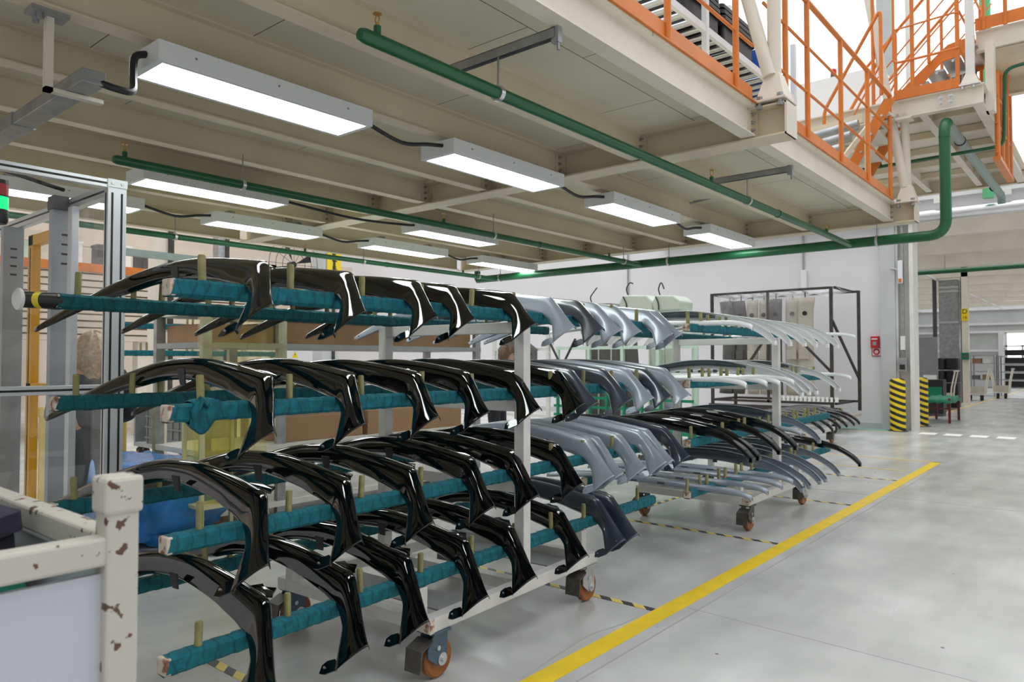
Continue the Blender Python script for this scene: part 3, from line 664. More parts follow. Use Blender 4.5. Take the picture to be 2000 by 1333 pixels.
# ---------------------------------------------------------------- part racks
# a rack's own axes: +y along its rails, -x from the aisle side to the far side
def caster_parts(parent, x, y, ztop, fork, face=1, brake=True):
    r = .094; c = MB()
    c.box((x - .055, y - .06, ztop - .012), (x + .055, y + .06, ztop))
    for e in (-1, 1):
        c.add([(x + e * .034, y - .045, ztop - .012), (x + e * .034, y + .05, ztop - .012), (x + e * .034, y + .045, .08), (x + e * .034, y - .02, .07), (x + e * .034, y - .085, .12), (x + e * .034, y - .085, .16),
               (x + e * .04, y - .045, ztop - .012), (x + e * .04, y + .05, ztop - .012), (x + e * .04, y + .045, .08), (x + e * .04, y - .02, .07), (x + e * .04, y - .085, .12), (x + e * .04, y - .085, .16)],
              [(5, 4, 3, 2, 1, 0), (6, 7, 8, 9, 10, 11), (0, 1, 7, 6), (1, 2, 8, 7), (2, 3, 9, 8), (3, 4, 10, 9), (4, 5, 11, 10), (5, 0, 6, 11)])
    f = c.build('caster', fork, parent)
    MB().lathe([(r * .62, -.02), (r - .01, -.024), (r, -.015), (r, .015), (r - .01, .024), (r * .62, .02)], (x, y + .01, r), 26, 'x').build('tyre', 'tread', f, True)
    MB().lathe([(r * .62, -.016), (r * .62, .016)], (x, y + .01, r), 20, 'x').build('wheel_hub', 'hub', f, True)
    MB().lathe([(.03, -.046), (.03, .046)], (x, y + .01, r), 16, 'x').lathe([(.013, -.056), (.013, .056)], (x, y + .01, r), 8, 'x').lathe([(.012, -.05), (.012, .05)], (x, y - .02, r + .06), 8, 'x').build('axle', 'steel', f, True)
    if brake:
        b = MB().add([(x - .05, y - .06, ztop - .03), (x + .05, y - .06, ztop - .03), (x + .05, y - .14, ztop - .06), (x - .05, y - .14, ztop - .06), (x + .05, y - .15, .07), (x - .05, y - .15, .07),
                      (x - .045, y - .06, ztop - .045), (x + .045, y - .06, ztop - .045), (x + .045, y - .125, ztop - .07), (x - .045, y - .125, ztop - .07), (x + .045, y - .135, .075), (x - .045, y - .135, .075)],
                     [(0, 1, 2, 3), (3, 2, 4, 5), (6, 9, 8, 7), (9, 11, 10, 8), (0, 6, 7, 1), (1, 7, 8, 2), (2, 8, 10, 4), (4, 10, 11, 5), (5, 11, 9, 3), (3, 9, 6, 0)])
        b.build('brake_pedal', 'fork_dark', f)
    return f
def padded_rail(parent, x, y0, y1, z, pegs, m='cloth', seed=0, capped=False):
    """square steel rail bandaged with cloth; z is its top"""
    rnd = random.Random(seed); rows = []; n = int((y1 - y0) / .016); h = .034; off = rnd.random() * .06; lump = 0
    for i in range(n + 1):
        y = y0 + .004 + (y1 - y0 - .008) * i / n
        ph = ((y + off) % .062) / .062
        if ph < .26: lump = rnd.uniform(-.0012, .002)
        g = -.001 + .0026 * (1 - ph) + lump * .7; ring = []
        for k in range(16):
            a = 2 * PI * (k + .5) / 16; c, s = math.cos(a), math.sin(a); q = (abs(c) ** 7 + abs(s) ** 7) ** (-1 / 7)
            sk = .012 * math.sin(a) + .004 * math.sin(3 * a + y * 9)
            ring.append((x + (h - .002 + g) * q * c, y + sk * .6, z - h + (h - .002 + g) * q * s))
        rows.append(ring + [ring[0]])
    o = MB().grid(rows).build('padded_rail', m, parent, True)
    e = MB().box((x - .03, y0 - .004, z - .064), (x + .03, y0 + .02, z - .004)).build('rail_end', 'rail_steel', o, bevel=.006)
    MB().box((x - .03, y1 - .02, z - .064), (x + .03, y1 + .004, z - .004)).build('rail_end', 'rail_steel', o, bevel=.006)
    if capped:
        e['label'] = 'rail end covered with a round white cap'
        MB().lathe([(.034, y0 - .13), (.036, y0 + .02)], (x, 0, z - .034), 14, 'y').build('tape', stripes('warning_tape', (.80, .62, .03), (.012, .012, .012), 0, .11, .35, skew=(1, .9), duty=.2), o, True)
        MB().lathe([(.006, y0 - .152), (.03, y0 - .15), (.045, y0 - .14), (.045, y0 - .128), (.03, y0 - .12)], (x, 0, z - .034), 18, 'y').build('end_cap', 'label_white', o, True)
    for p in pegs:
        rr = rnd.uniform(.0125, .0145); hh = rnd.uniform(.082, .1); tx, ty = rnd.uniform(-.004, .004), rnd.uniform(-.004, .004)
        MB().tube([(x, p, z - .01), (x + tx, p + ty, z + hh - .006), (x + tx, p + ty, z + hh)], [rr, rr, rr * .8], 10).build('peg', 'peg', o, True)
    return o
def rack(name, label, loc, yaw, W, b0, b1, post_u, r0, r1, levels, wf, wr, fpegs, rpegs, forks, group=None, low=False, cap=False, cloth='cloth'):
    t = thing(name, label, 'rack', loc, yaw, group)
    zb = .297; bw = .07
    for x in (0, -W): MB().box((x - bw / 2, b0, zb - .066), (x + bw / 2, b1, zb)).build('base_beam', 'rack_white', t, bevel=.004)
    for y in (b0 + bw / 2, post_u, b1 - bw / 2): MB().box((-W + bw / 2, y - bw / 2, zb - .064), (-bw / 2, y + bw / 2, zb - .002)).build('cross_member', 'rack_white', t, bevel=.004)
    for y in (b0 + .25, b1 - .3): MB().box((-W + bw / 2, y, zb - .06), (-bw / 2, y + .22, zb - .052)).build('base_plate', 'mid_grey', t)
    top = levels[0] - .07
    if not low:
        for x in (0, -W): MB().box((x - .033, post_u - .033, zb), (x + .033, post_u + .033, top)).build('post', 'rack_white', t, bevel=.004)
        for z in levels[:3]: MB().box((-W + .033, post_u - .03, z - .133), (-.033, post_u + .03, z - .07)).build('cross_beam', 'rack_white', t, bevel=.004)
    zl = levels[-1] - .07
    for x in (-wf, -wr):
        for y in (b0 + .035, b1 - .035): MB().box((x - .03, y - .03, zb - .03), (x + .03, y + .03, zl)).build('stub', 'rack_white', t, bevel=.004)
    MB().box((.0355, b0, zb - .067), (.037, b0 + .03, zb + .001)).box((-.03, b0 - .002, zb - .06), (.03, b0, zb - .006)).build('beam_end', 'rail_steel', t)
    for i, z in enumerate(levels):
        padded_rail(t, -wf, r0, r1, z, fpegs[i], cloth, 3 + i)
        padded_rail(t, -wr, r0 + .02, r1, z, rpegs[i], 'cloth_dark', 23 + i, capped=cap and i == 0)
    for (x, y), fk in zip(((-.01, b0 + .08), (-.01, b1 - .08), (-W + .01, b0 + .08), (-W + .01, b1 - .08)), forks): caster_parts(t, x, y, zb - .066, fk)
    return t
LV = [1.79, 1.354, .905, .496]
def seq(a, b, d): return [a + d * k for k in range(int((b - a) / d) + 1)]
def pairs(a, b): return [v for p in seq(a, b, .372) for v in (p, p + .24)]
R1 = dict(loc=(-2.557, 3.148, 0), yaw=.055)
rack('part_rack', 'long white wheeled rack with teal padded rails nearest the camera', R1['loc'], R1['yaw'], 1.09, -.78, .76, 0, -1.99, 1.76, LV, .07, 1.03,
     [seq(-1.86, 1.6, .375)] * 4, [pairs(-1.88, 1.2), pairs(-1.88, -.4), pairs(-1.88, -.8)[:8], pairs(-1.88, -.8)[:8]],
     ('fork_blue', 'fork_grey', 'fork_blue', 'fork_dark'), 'wheeled part racks', cap=True)
def knot(parent, x, y, z):
    rows = []
    for i in range(9):
        a = i / 8; ring = []
        for k in range(21):
            th = 2 * PI * k / 20; c, s_ = math.cos(th), math.sin(th); q = (abs(c) ** 5 + abs(s_) ** 5) ** (-.2)
            r = (.037 + .012 * math.sin(PI * a) + .004 * math.sin(5 * th + 3 * a)) * q
            ring.append((x + r * c, y - .05 + .1 * a + .01 * math.sin(2 * th), z - .035 + r * s_ - (.028 * max(0, -s_) * math.sin(PI * a))))
        rows.append(ring)
    b = MB().grid(rows)
    b.tube([(x + .045, y, z - .01), (x + .055, y - .03, z + .012), (x + .05, y - .05, z - .03), (x + .045, y - .04, z - .09)], [.016, .014, .016, .006], 8)
    return b.build('cloth_knot', 'cloth', parent, True)
for o in [o for o in bpy.data.objects if o.name.startswith('padded_rail')][2:3]: knot(o, -.07, -1.86, LV[1])
R3 = dict(loc=(-2.57, 7.07, 0), yaw=.02)
LV3 = [1.80, 1.356, .893, .50]
rack('part_rack', 'white wheeled rack with teal padded rails behind the nearest rack, holding long slim strips', R3['loc'], R3['yaw'], 1.05, -.82, .86, 0, -1.84, 1.95, LV3, .07, 1.03,
     [pairs(-1.8, 1.5)[:18], pairs(-1.78, 1.5)[:18], pairs(-1.76, 1.5)[:18], pairs(-1.84, 1.5)[:18]], [seq(-1.6, 1.5, .75)] * 4,
     ('fork_dark', 'fork_grey', 'fork_dark', 'fork_dark'), 'wheeled part racks')
R4 = dict(loc=(-4.1, 13.3, 0), yaw=.0)
rack('part_rack', 'low wheeled rack of black strips at the foot of the white wall', R4['loc'], R4['yaw'], 1.05, -.8, .85, 0, -1.9, 1.95, [.5], .07, 1.03,
     [pairs(-1.2, 1.6)], [[]], ('fork_dark',) * 4, 'wheeled part racks', low=True)

# ---------------------------------------------------------------- fenders on the near rack
# (across, up) in the fender's own leaning plane, wheel arch lip and outer edge, front leg first
LEAN = .93
LIP = [(-.145, -.205), (-.118, -.168), (-.086, -.122), (-.058, -.087), (-.014, -.058), (.03, -.036), (.075, -.024), (.15, -.006), (.24, .009), (.34, .026), (.52, .048), (.68, .060), (.85, .054), (.96, .036), (1.05, .014), (1.15, -.004), (1.28, -.046), (1.40, -.098), (1.50, -.140), (1.575, -.168)]
OUT = [(-.236, -.118), (-.192, -.092), (-.142, -.058), (-.098, -.027), (-.055, .004), (-.005, .038), (.05, .072), (.14, .086), (.25, .101), (.38, .117), (.53, .131), (.66, .137), (.84, .134), (.98, .116), (1.08, .094), (1.18, .066), (1.29, .026), (1.41, -.026), (1.51, -.080), (1.590, -.150)]
LIP = [(a, b, LEAN * (b + .035)) for a, b in LIP]; OUT = [(a, b, LEAN * (b + .035)) for a, b in OUT]
def sstep(a, b, x): x = min(max((x - a) / (b - a), 0), 1); return x * x * (3 - 2 * x)
def make_fender(mt, kind):
    t = thing('car_fender', '', 'car fender')
    n = 60; L = smooth_path(LIP, n); O = smooth_path(OUT, n); rows = []
    for ri, ((lw, lz, lu), (ow, oz, ou)) in enumerate(zip(L, O)):
        mw = (lw + ow) / 2; bu = .35 + .65 * min(1, ri / 14); k_ = 1 - .7 * sstep(.9, 1.6, mw)
        l_, o_ = Vector((-lw, lu, lz)), Vector((-ow, ou, oz)); e = (o_ - l_).normalized()
        ec = Vector((e.x, 0, e.z)); fl = .026 * k_
        nrm = Vector((0, -1, .75)).normalized(); nrm = (nrm - e * nrm.dot(e)).normalized()
        row = [l_ - ec * fl + Vector((0, .022 * k_, 0)), l_ - ec * fl * .55 + Vector((0, .010 * k_, 0)), l_ - ec * .004 + Vector((0, .001, 0))]
        for k in range(12):
            q = k / 11; row.append(l_.lerp(o_, q) + nrm * k_ * bu * .044 * (q - q ** 4))
        row += [o_ + Vector((0, .006, -.003)) * k_, o_ + Vector((0, .012, -.016)) * k_]
        rows.append([tuple(v) for v in row])
    p = MB().grid(rows).build('panel', mt, t, True)
    sd = p.modifiers.new('thickness', 'SOLIDIFY'); sd.thickness = .0025; sd.offset = 0
    # bolt tab at the foot of the front leg, with its hole
    pl = lambda w_, z_, d=0: (-w_, LEAN * (z_ + .035) - d, z_ + d * .8)
    b = MB(); ring = [(-.140, -.190), (-.112, -.176), (-.080, -.188), (-.066, -.203), (-.074, -.226), (-.10, -.224), (-.143, -.204)]
    hole = [(-.086 + .005 * math.cos(a), -.207 + .004 * math.sin(a)) for a in [math.radians(190 - 51.43 * k) for k in range(7)]]
    vs = [pl(*p, d) for d in (-.004, 0) for p in ring] + [pl(*p, d) for d in (-.004, 0) for p in hole]
    fs = []
    for i in range(7):
        j = (i + 1) % 7; fs += [(i, j, 14 + j, 14 + i), (7 + i, 21 + i, 21 + j, 7 + j), (i, 7 + i, 7 + j, j), (14 + i, 14 + j, 21 + j, 21 + i)]
    b.add(vs, fs); b.build('bolt_tab', mt, t)
    MB().tube([pl(-.086, -.207, -.006), pl(-.086, -.207, .004)], .0046, 8).build('rivet', 'steel', t)
    # ragged clip bracket behind the upper corner
    b = MB()
    cb = [(-.09, .105, .078), (-.20, .125, .092), (-.19, .18, .088), (-.165, .17, .082), (-.15, .215, .07), (-.125, .185, .066), (-.10, .16, .06)]
    b.add(cb + [(x, y, z - .008) for x, y, z in cb],
          [(0, 1, 2, 3, 4, 5, 6), (13, 12, 11, 10, 9, 8, 7)] + [(i, (i + 1) % 7, 7 + (i + 1) % 7, 7 + i) for i in range(7)])
    b.build('clip_bracket', 'primer_dark' if kind != 'black' else mt, t)
    # fixing ear near the tip and small clips along the inner edge
    MB().add([(-.60, .05, .09), (-.66, .05, .09), (-.65, .06, .02), (-.61, .06, .02), (-.60, .056, .09), (-.66, .056, .09), (-.65, .066, .02), (-.61, .066, .02)], [(0, 1, 2, 3), (7, 6, 5, 4), (0, 4, 5, 1), (2, 6, 7, 3), (1, 5, 6, 2), (0, 3, 7, 4)]).build('inner_clip', 'black_plastic', t)
    MB().lathe([(.005, -.004), (.005, .004)], (-1.55, -.105, -.142), 8, 'y').build('tip_hole', 'ink', t)
    return t
FM = {'k': 'black_gloss', 's': 'silver_paint', 'g': 'graphite'}
FN = {'k': 'glossy black', 's': 'silver', 'g': 'graphite'}
FK = {'k': 'black', 's': 'silver', 'g': 'graphite'}
FROWS = [('top', 'kkkkksgssss', [-1.71, -1.29, -.88, -.62, -.13, .26, .58, .80, 1.07, 1.55, 1.71]),  # offsets along the rails solved from image pixels of the fender edges
         ('second', 'kkkkkkggsgs', [-1.69, -1.28, -.87, -.51, -.09, .35, .50, .92, 1.24, 1.53, 1.85]),
         ('third', 'kkkkkksssssg', [-1.71, -1.30, -.90, -.47, -.10, .34, .70, .82, 1.12, 1.43, 1.55, 1.84]),
         ('bottom', 'kkkkkkgg', [-1.69, -1.27, -.93, -.52, -.13, .38, .83, 1.0])]
ORD = ['first', 'second', 'third', 'fourth', 'fifth', 'sixth', 'seventh']
protos = {}
def place(rk, t, u, z, tilt=0, dyaw=0):
    x, y, _ = rk['loc']; a = rk['yaw']
    t.location = (x - math.sin(a) * u, y + math.cos(a) * u, z); t.rotation_euler = (0, tilt, a + dyaw)
rnd = random.Random(5)
for li, (lev, cols, us) in enumerate(FROWS):
    cnt = {}
    for c, u in zip(cols, us):
        if c not in protos: f = protos[c] = make_fender(FM[c], FK[c])
        else: f = dup(protos[c])
        place(R1, f, u, LV[li] + .022, rnd.uniform(-.006, .006), rnd.uniform(-.02, .02))
        k = cnt.get(c, 0); cnt[c] = k + 1; tot = cols.count(c)
        if tot == 1: lab = 'only %s fender on the %s level of the nearest rack' % (FN[c], lev)
        else: lab = '%s %s fender from the near end on the %s level of the nearest rack' % (ORD[k], FN[c], lev)
        f['label'] = lab; f['group'] = 'fenders on the %s level of the nearest rack' % lev

# ---------------------------------------------------------------- slim strips on the far rack
A_LO = [(-.345, -.165), (-.33, -.145), (-.26, -.085), (-.14, -.018), (-.03, .008), (.07, .012), (.3, .042), (.52, .055), (.75, .048), (.95, .024), (1.06, .012), (1.2, -.03), (1.34, -.09), (1.42, -.15)]
A_UP = [(-.375, -.135), (-.362, -.11), (-.30, -.045), (-.17, .030), (-.05, .075), (.07, .102), (.3, .142), (.52, .157), (.75, .147), (.95, .115), (1.08, .088), (1.24, .035), (1.4, -.05), (1.47, -.125)]
def make_arch(mt, flip):
    t = thing('bumper_strip', '', 'bumper strip'); n = 46; rows = []
    for (lw, lz), (uw, uz) in zip(smooth_path(A_LO, n), smooth_path(A_UP, n)):
        row = []; hb = math.hypot(uw - lw, uz - lz); dep = .05 * min(1, hb / .1) * flip
        for k, (s, d) in enumerate(((.0, -.25), (.03, .0), (.10, .35), (.22, .72), (.38, .95), (.55, 1.0), (.72, .9), (.86, .62), (.95, .25), (1.0, -.05), (.99, -.3))):
            row.append((-(lw + (uw - lw) * s), dep * d, lz + (uz - lz) * s))
        rows.append(row)
    p = MB().grid(rows).build('panel', mt, t, True)
    sd = p.modifiers.new('thickness', 'SOLIDIFY'); sd.thickness = .004; sd.offset = 0
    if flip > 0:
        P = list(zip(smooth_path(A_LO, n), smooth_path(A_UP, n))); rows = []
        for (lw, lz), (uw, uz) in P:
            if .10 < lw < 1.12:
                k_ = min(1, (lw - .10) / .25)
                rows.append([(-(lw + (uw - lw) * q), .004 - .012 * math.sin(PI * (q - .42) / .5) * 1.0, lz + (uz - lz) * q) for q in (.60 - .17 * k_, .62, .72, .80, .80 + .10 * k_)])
        MB().grid(rows).build('cavity_dark_band', 'primer_dark', t, True)  # added dark band standing in for the dark hollow between the edges
    b = MB()
    for x, z in ((.36, -.15), (-1.43, -.145)): b.rbox((x, 0, z), (.03, .05, .035), .006)
    b.build_each('end_bracket', mt, t)
    b = MB()
    for w_ in (.2, .45, .7, .95): b.box((-w_ - .02, -.01 * flip - .006, .03), (-w_ + .02, .006 - .01 * flip, .06))
    b.build_each('clip', 'primer_dark', t)
    return t
B_P = [(-.375, -.035), (-.36, -.018), (-.30, .0), (-.18, .014), (.0, .016), (.07, .016), (.4, .026), (.8, .024), (1.06, .014), (1.3, -.004), (1.5, -.03)]
B_W = [.012, .026, .034, .038, .042, .046, .06, .066, .066, .06, .045]
def make_blade(mt):
    t = thing('bumper_strip', '', 'bumper strip'); n = 40; rows = []
    for (pw, pz, hw) in smooth_path([p + (q,) for p, q in zip(B_P, B_W)], n):
        rows.append([(-pw, e * hw, pz - dz) for e, dz in ((-1.0, .03), (-1.02, .014), (-.9, .004), (-.5, -.003), (0, -.006), (.5, -.003), (.9, .004), (1.02, .014), (1.0, .03))])
    p = MB().grid(rows).build('panel', mt, t, True)
    sd = p.modifiers.new('thickness', 'SOLIDIFY'); sd.thickness = .004; sd.offset = 0
    b = MB()
    for w_ in (.35, .6, .85, 1.2): b.box((-w_ - .03, -.075, .004), (-w_ + .03, -.06, .016))
    b.build_each('clip', 'primer_dark', t)
    return t
SN = {'w': 'white', 'k': 'black', 's': 'silver'}; SM = {'w': 'pearl', 'k': 'black_gloss', 's': 'silver_paint'}
SROWS = [('top', [('A', 'w', u) for u in (-1.09, -.7, -.3, .05, .43, .78)] + [('B', 'w', u) for u in (-1.62, 1.46)]),
         ('second', [('A', 'w', u) for u in (-.39, -.18, .04, .82)] + [('B', 'w', u) for u in (-1.75, -1.31, -1.0, -.65, 1.25)]),
         ('third', [('A', 'k', u) for u in (-1.62, -1.48, -1.0, -.57)] + [('A', 's', .12), ('B', 's', -.45)]),
         ('bottom', [('A', 's', u) for u in (-.41, -.19, .11, .31, .77)] + [('A', 'k', 1.62)] + [('B', 's', u) for u in (-1.66, -1.32, -.98, -.7)])]
sp = {}
SHAPE = {'A': 'arched', 'B': 'flat'}
for li, (lev, items) in enumerate(SROWS):
    cnt = {}
    for kd, c, u in items:
        key = kd + c
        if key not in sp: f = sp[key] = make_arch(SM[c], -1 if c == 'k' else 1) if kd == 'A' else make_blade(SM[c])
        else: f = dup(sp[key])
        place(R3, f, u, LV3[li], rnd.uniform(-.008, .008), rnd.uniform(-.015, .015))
        k = cnt.get(key, 0); cnt[key] = k + 1; tot = sum(1 for a, b_, _ in items if a + b_ == key)
        f['label'] = ('only %s %s strip on the %s level of the second rack' % (SHAPE[kd], SN[c], lev)) if tot == 1 else '%s %s %s strip from the near end on the %s level of the second rack' % (ORD[k], SHAPE[kd], SN[c], lev)
        f['group'] = 'slim strips on the %s level of the second rack' % lev
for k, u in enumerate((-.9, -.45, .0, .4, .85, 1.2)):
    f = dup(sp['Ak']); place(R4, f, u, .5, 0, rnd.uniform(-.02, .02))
    f['label'] = '%s black strip from the near end of the low rack by the white wall' % ORD[k]; f['group'] = 'black strips on the low rack'

# ---------------------------------------------------------------- foreground bin
t = thing('steel_bin', 'chipped white steel bin in the left foreground', 'bin', (-2, 0, 0), world=True)
PX = [(-1.375, .55), (-2.6, .55), (-1.375, -.75), (-2.6, -.75)]
for x, y in PX:
    p = MB().cbox((x, y, .62), (.055, .055, 1.24)).build('post', 'bin_paint', t, bevel=.006)
    MB().cbox((x, y, 1.265), (.066, .066, .066)).build('post_cap', 'bin_paint', p, bevel=.008)
for a, c in ((PX[0], PX[1]), (PX[0], PX[2]), (PX[1], PX[3]), (PX[2], PX[3])):
    for z, h in ((1.17, .05), (.2, .05)): MB().bar((a[0], a[1], z), (c[0], c[1], z), .045, h).build('rim', 'bin_paint', t, bevel=.006)
    MB().bar((a[0], a[1], .67), (c[0], c[1], .67), .012, .92).build('side_panel', 'bin_panel', t)
MB().box((-2.59, -.74, .21), (-1.385, .54, .225)).build('floor_plate', 'bin_paint', t)
for i, (x, y, z, s) in enumerate(((-1.82, .33, 1.13, .26), (-1.98, .06, 1.12, .3))):
    b = MB()
    for k in range(4): b.rbox((x + .012 * k, y + .01 * k, z - .09 + .045 * k), (s, s * .8, .04), .01)
    b = b.build('foam_block', 'foam', None, rel=(x, y, z)); b.location = (x, y, z); b.rotation_euler = (.16, .08, .3)
    tag(b, ('dark purple foam block tilted against the green cloth in the bin', 'dark foam block deeper in the bin at the picture edge')[i], 'foam block')
rows = []
for i in range(25):
    r = []
    for j in range(25):
        x = -2.55 + 1.13 * i / 24; y = -.7 + 1.2 * j / 24
        r.append((x, y, 1.04 + .035 * math.sin(7 * x + 3 * y) + .03 * math.sin(11 * y - 4 * x) + .02 * math.sin(19 * x + 7 * y)))
    rows.append(r)
g = MB().grid(rows).build('green_cloth', 'green_cloth', None, True, rel=(-2, 0, 1.04)); g.location = (-2, 0, 1.04)
tag(g, 'crumpled green cloth lining the white steel bin', 'cloth')
b = MB()
for k in range(5): b.box((-2.5, -.65 + .22 * k, .226), (-1.45, -.47 + .22 * k, .98))
b = b.build('foam_stack', 'foam', None, rel=(-2, 0, .226)); b.location = (-2, 0, .226); tag(b, 'dark foam packing filling the bin below the green cloth', 'packing', None)

# ---------------------------------------------------------------- glass machine enclosure on the left
t = thing('machine_enclosure', 'aluminium framed glass enclosure behind the bin at left', 'enclosure', (-5, .5, 0), world=True)  # enclosure coordinates scaled up about the camera, back behind the fender tips
pp = MB().box((-4.34, 1.64, 0), (-4.29, 1.74, 2.51)).build('corner_post', 'alu', t, bevel=.002)
b = MB()
for y in (1.664, 1.714): b.box((-4.2905, y - .0055, 0), (-4.2885, y + .0055, 2.44))
b.box((-4.322, 1.739, 0), (-4.310, 1.7415, 2.44)); b.box((-4.322, 1.6385, 0), (-4.310, 1.641, 2.44)); b.build_each('slot', 'ink', pp)
MB().box((-4.29, 1.638, 2.47), (-4.285, 1.742, 2.515)).build('corner_plate', 'lamp_white', pp)
MB().lathe([(.009, 0), (.009, .004)], (-4.285, 1.664, 2.492), 10, 'x').lathe([(.009, 0), (.009, .004)], (-4.285, 1.714, 2.492), 10, 'x').build_each('bolt', 'steel', pp)
for z, n in ((2.488, 'top_beam'), (1.348, 'mid_beam')):
    q = MB().box((-4.34, -1.65, z - .024), (-4.29, 1.64, z + .024)).build(n, 'alu', t, bevel=.002)
    MB().box((-4.2905, -1.65, z - .0055), (-4.2885, 1.635, z + .0055)).build('slot', 'ink', q)
q = MB().box((-7.15, 1.69, 2.446), (-4.34, 1.74, 2.512)).build('side_beam', 'alu', t, bevel=.002)
MB().box((-7.15, 1.6885, 2.473), (-4.345, 1.691, 2.485)).build('slot', 'ink', q)
for i, (x, y0, y1) in enumerate(((-5.06, 1.606, 1.75), (-5.96, 1.595, 1.72))):
    q = MB().box((x - .03, y0, 0), (x + .03, y1, 2.44)).build('grey_post', 'post_grey', t, bevel=.004)
    b = MB()
    for z in (2.1, 2.16, 2.22, 2.28): b.box((x + .0295, (y0 + y1) / 2 - .02, z), (x + .0308, (y0 + y1) / 2 + .02, z + .013))
    b.build_each('slot', 'ink', q)
MB().box((-4.906, 1.65, 0), (-4.84, 1.69, 2.44)).build('side_profile', 'alu', t, bevel=.002)
MB().box((-5.10, 1.6, 2.44), (-4.99, 1.685, 2.52)).build('post_cap', 'black_plastic', t)
for x0, x1 in ((-5.72, -5.63), (-5.21, -5.17)): MB().box((x0, 1.683, 0), (x1, 1.733, 2.36)).build('door_stile', 'frame_yellow', t, bevel=.003)
MB().box((-5.682, 1.6815, 0), (-5.668, 1.7345, 2.27)).build('door_slot', 'ink', t)
for z in (2.325, 1.324): MB().box((-5.72, 1.683, z - .04), (-5.17, 1.733, z + .03)).build('door_rail', 'frame_yellow', t, bevel=.003)
for z0, z1 in ((1.373, 2.463), (.05, 1.323)): MB().box((-4.318, -1.65, z0), (-4.313, 1.64, z1)).build('glass_pane', 'glass', t)
MB().box((-7.0, 1.712, .05), (-4.345, 1.717, 2.44)).build('glass_pane', 'glass', t)
MB().box((-7.15, -1.65, 2.446), (-7.1, 1.74, 2.512)).build('rear_beam', 'alu', t)
t = thing('signal_tower', 'red and lit green signal light at the left edge', 'signal light', (-3.06, .80, 2.0), world=True)
c = (-3.06, .80)
MB().lathe([(.008, 1.82), (.008, 1.99)], (*c, 0), 8).lathe([(.03, 1.99), (.036, 2.0), (.036, 2.04)], (*c, 0), 18).build('base', 'black_plastic', t, True)
MB().lathe([(.036, 2.04), (.036, 2.085)], (*c, 0), 18).build('green_lens', 'signal_green', t, True)
MB().lathe([(.036, 2.09), (.036, 2.13)], (*c, 0), 18).build('red_lens', 'signal_red', t, True)
MB().lathe([(.037, 2.085), (.037, 2.09)], (*c, 0), 18).lathe([(.036, 2.13), (.034, 2.145), (.01, 2.15)], (*c, 0), 18).build('cap', 'black_plastic', t, True)
MB().bar((-3.06, .8, 1.84), (-4.29, .8, 1.84), .02, .02).bar((-3.06, .8, 1.83), (-3.06, .8, 1.86), .02, .02).build('arm', 'black_plastic', t)
cable('black cable passing behind the signal light over the glass enclosure', [(-4.7, -.4, 2.62), (-4.7, .7, 2.63), (-4.95, 1.64, 2.55)], .012)

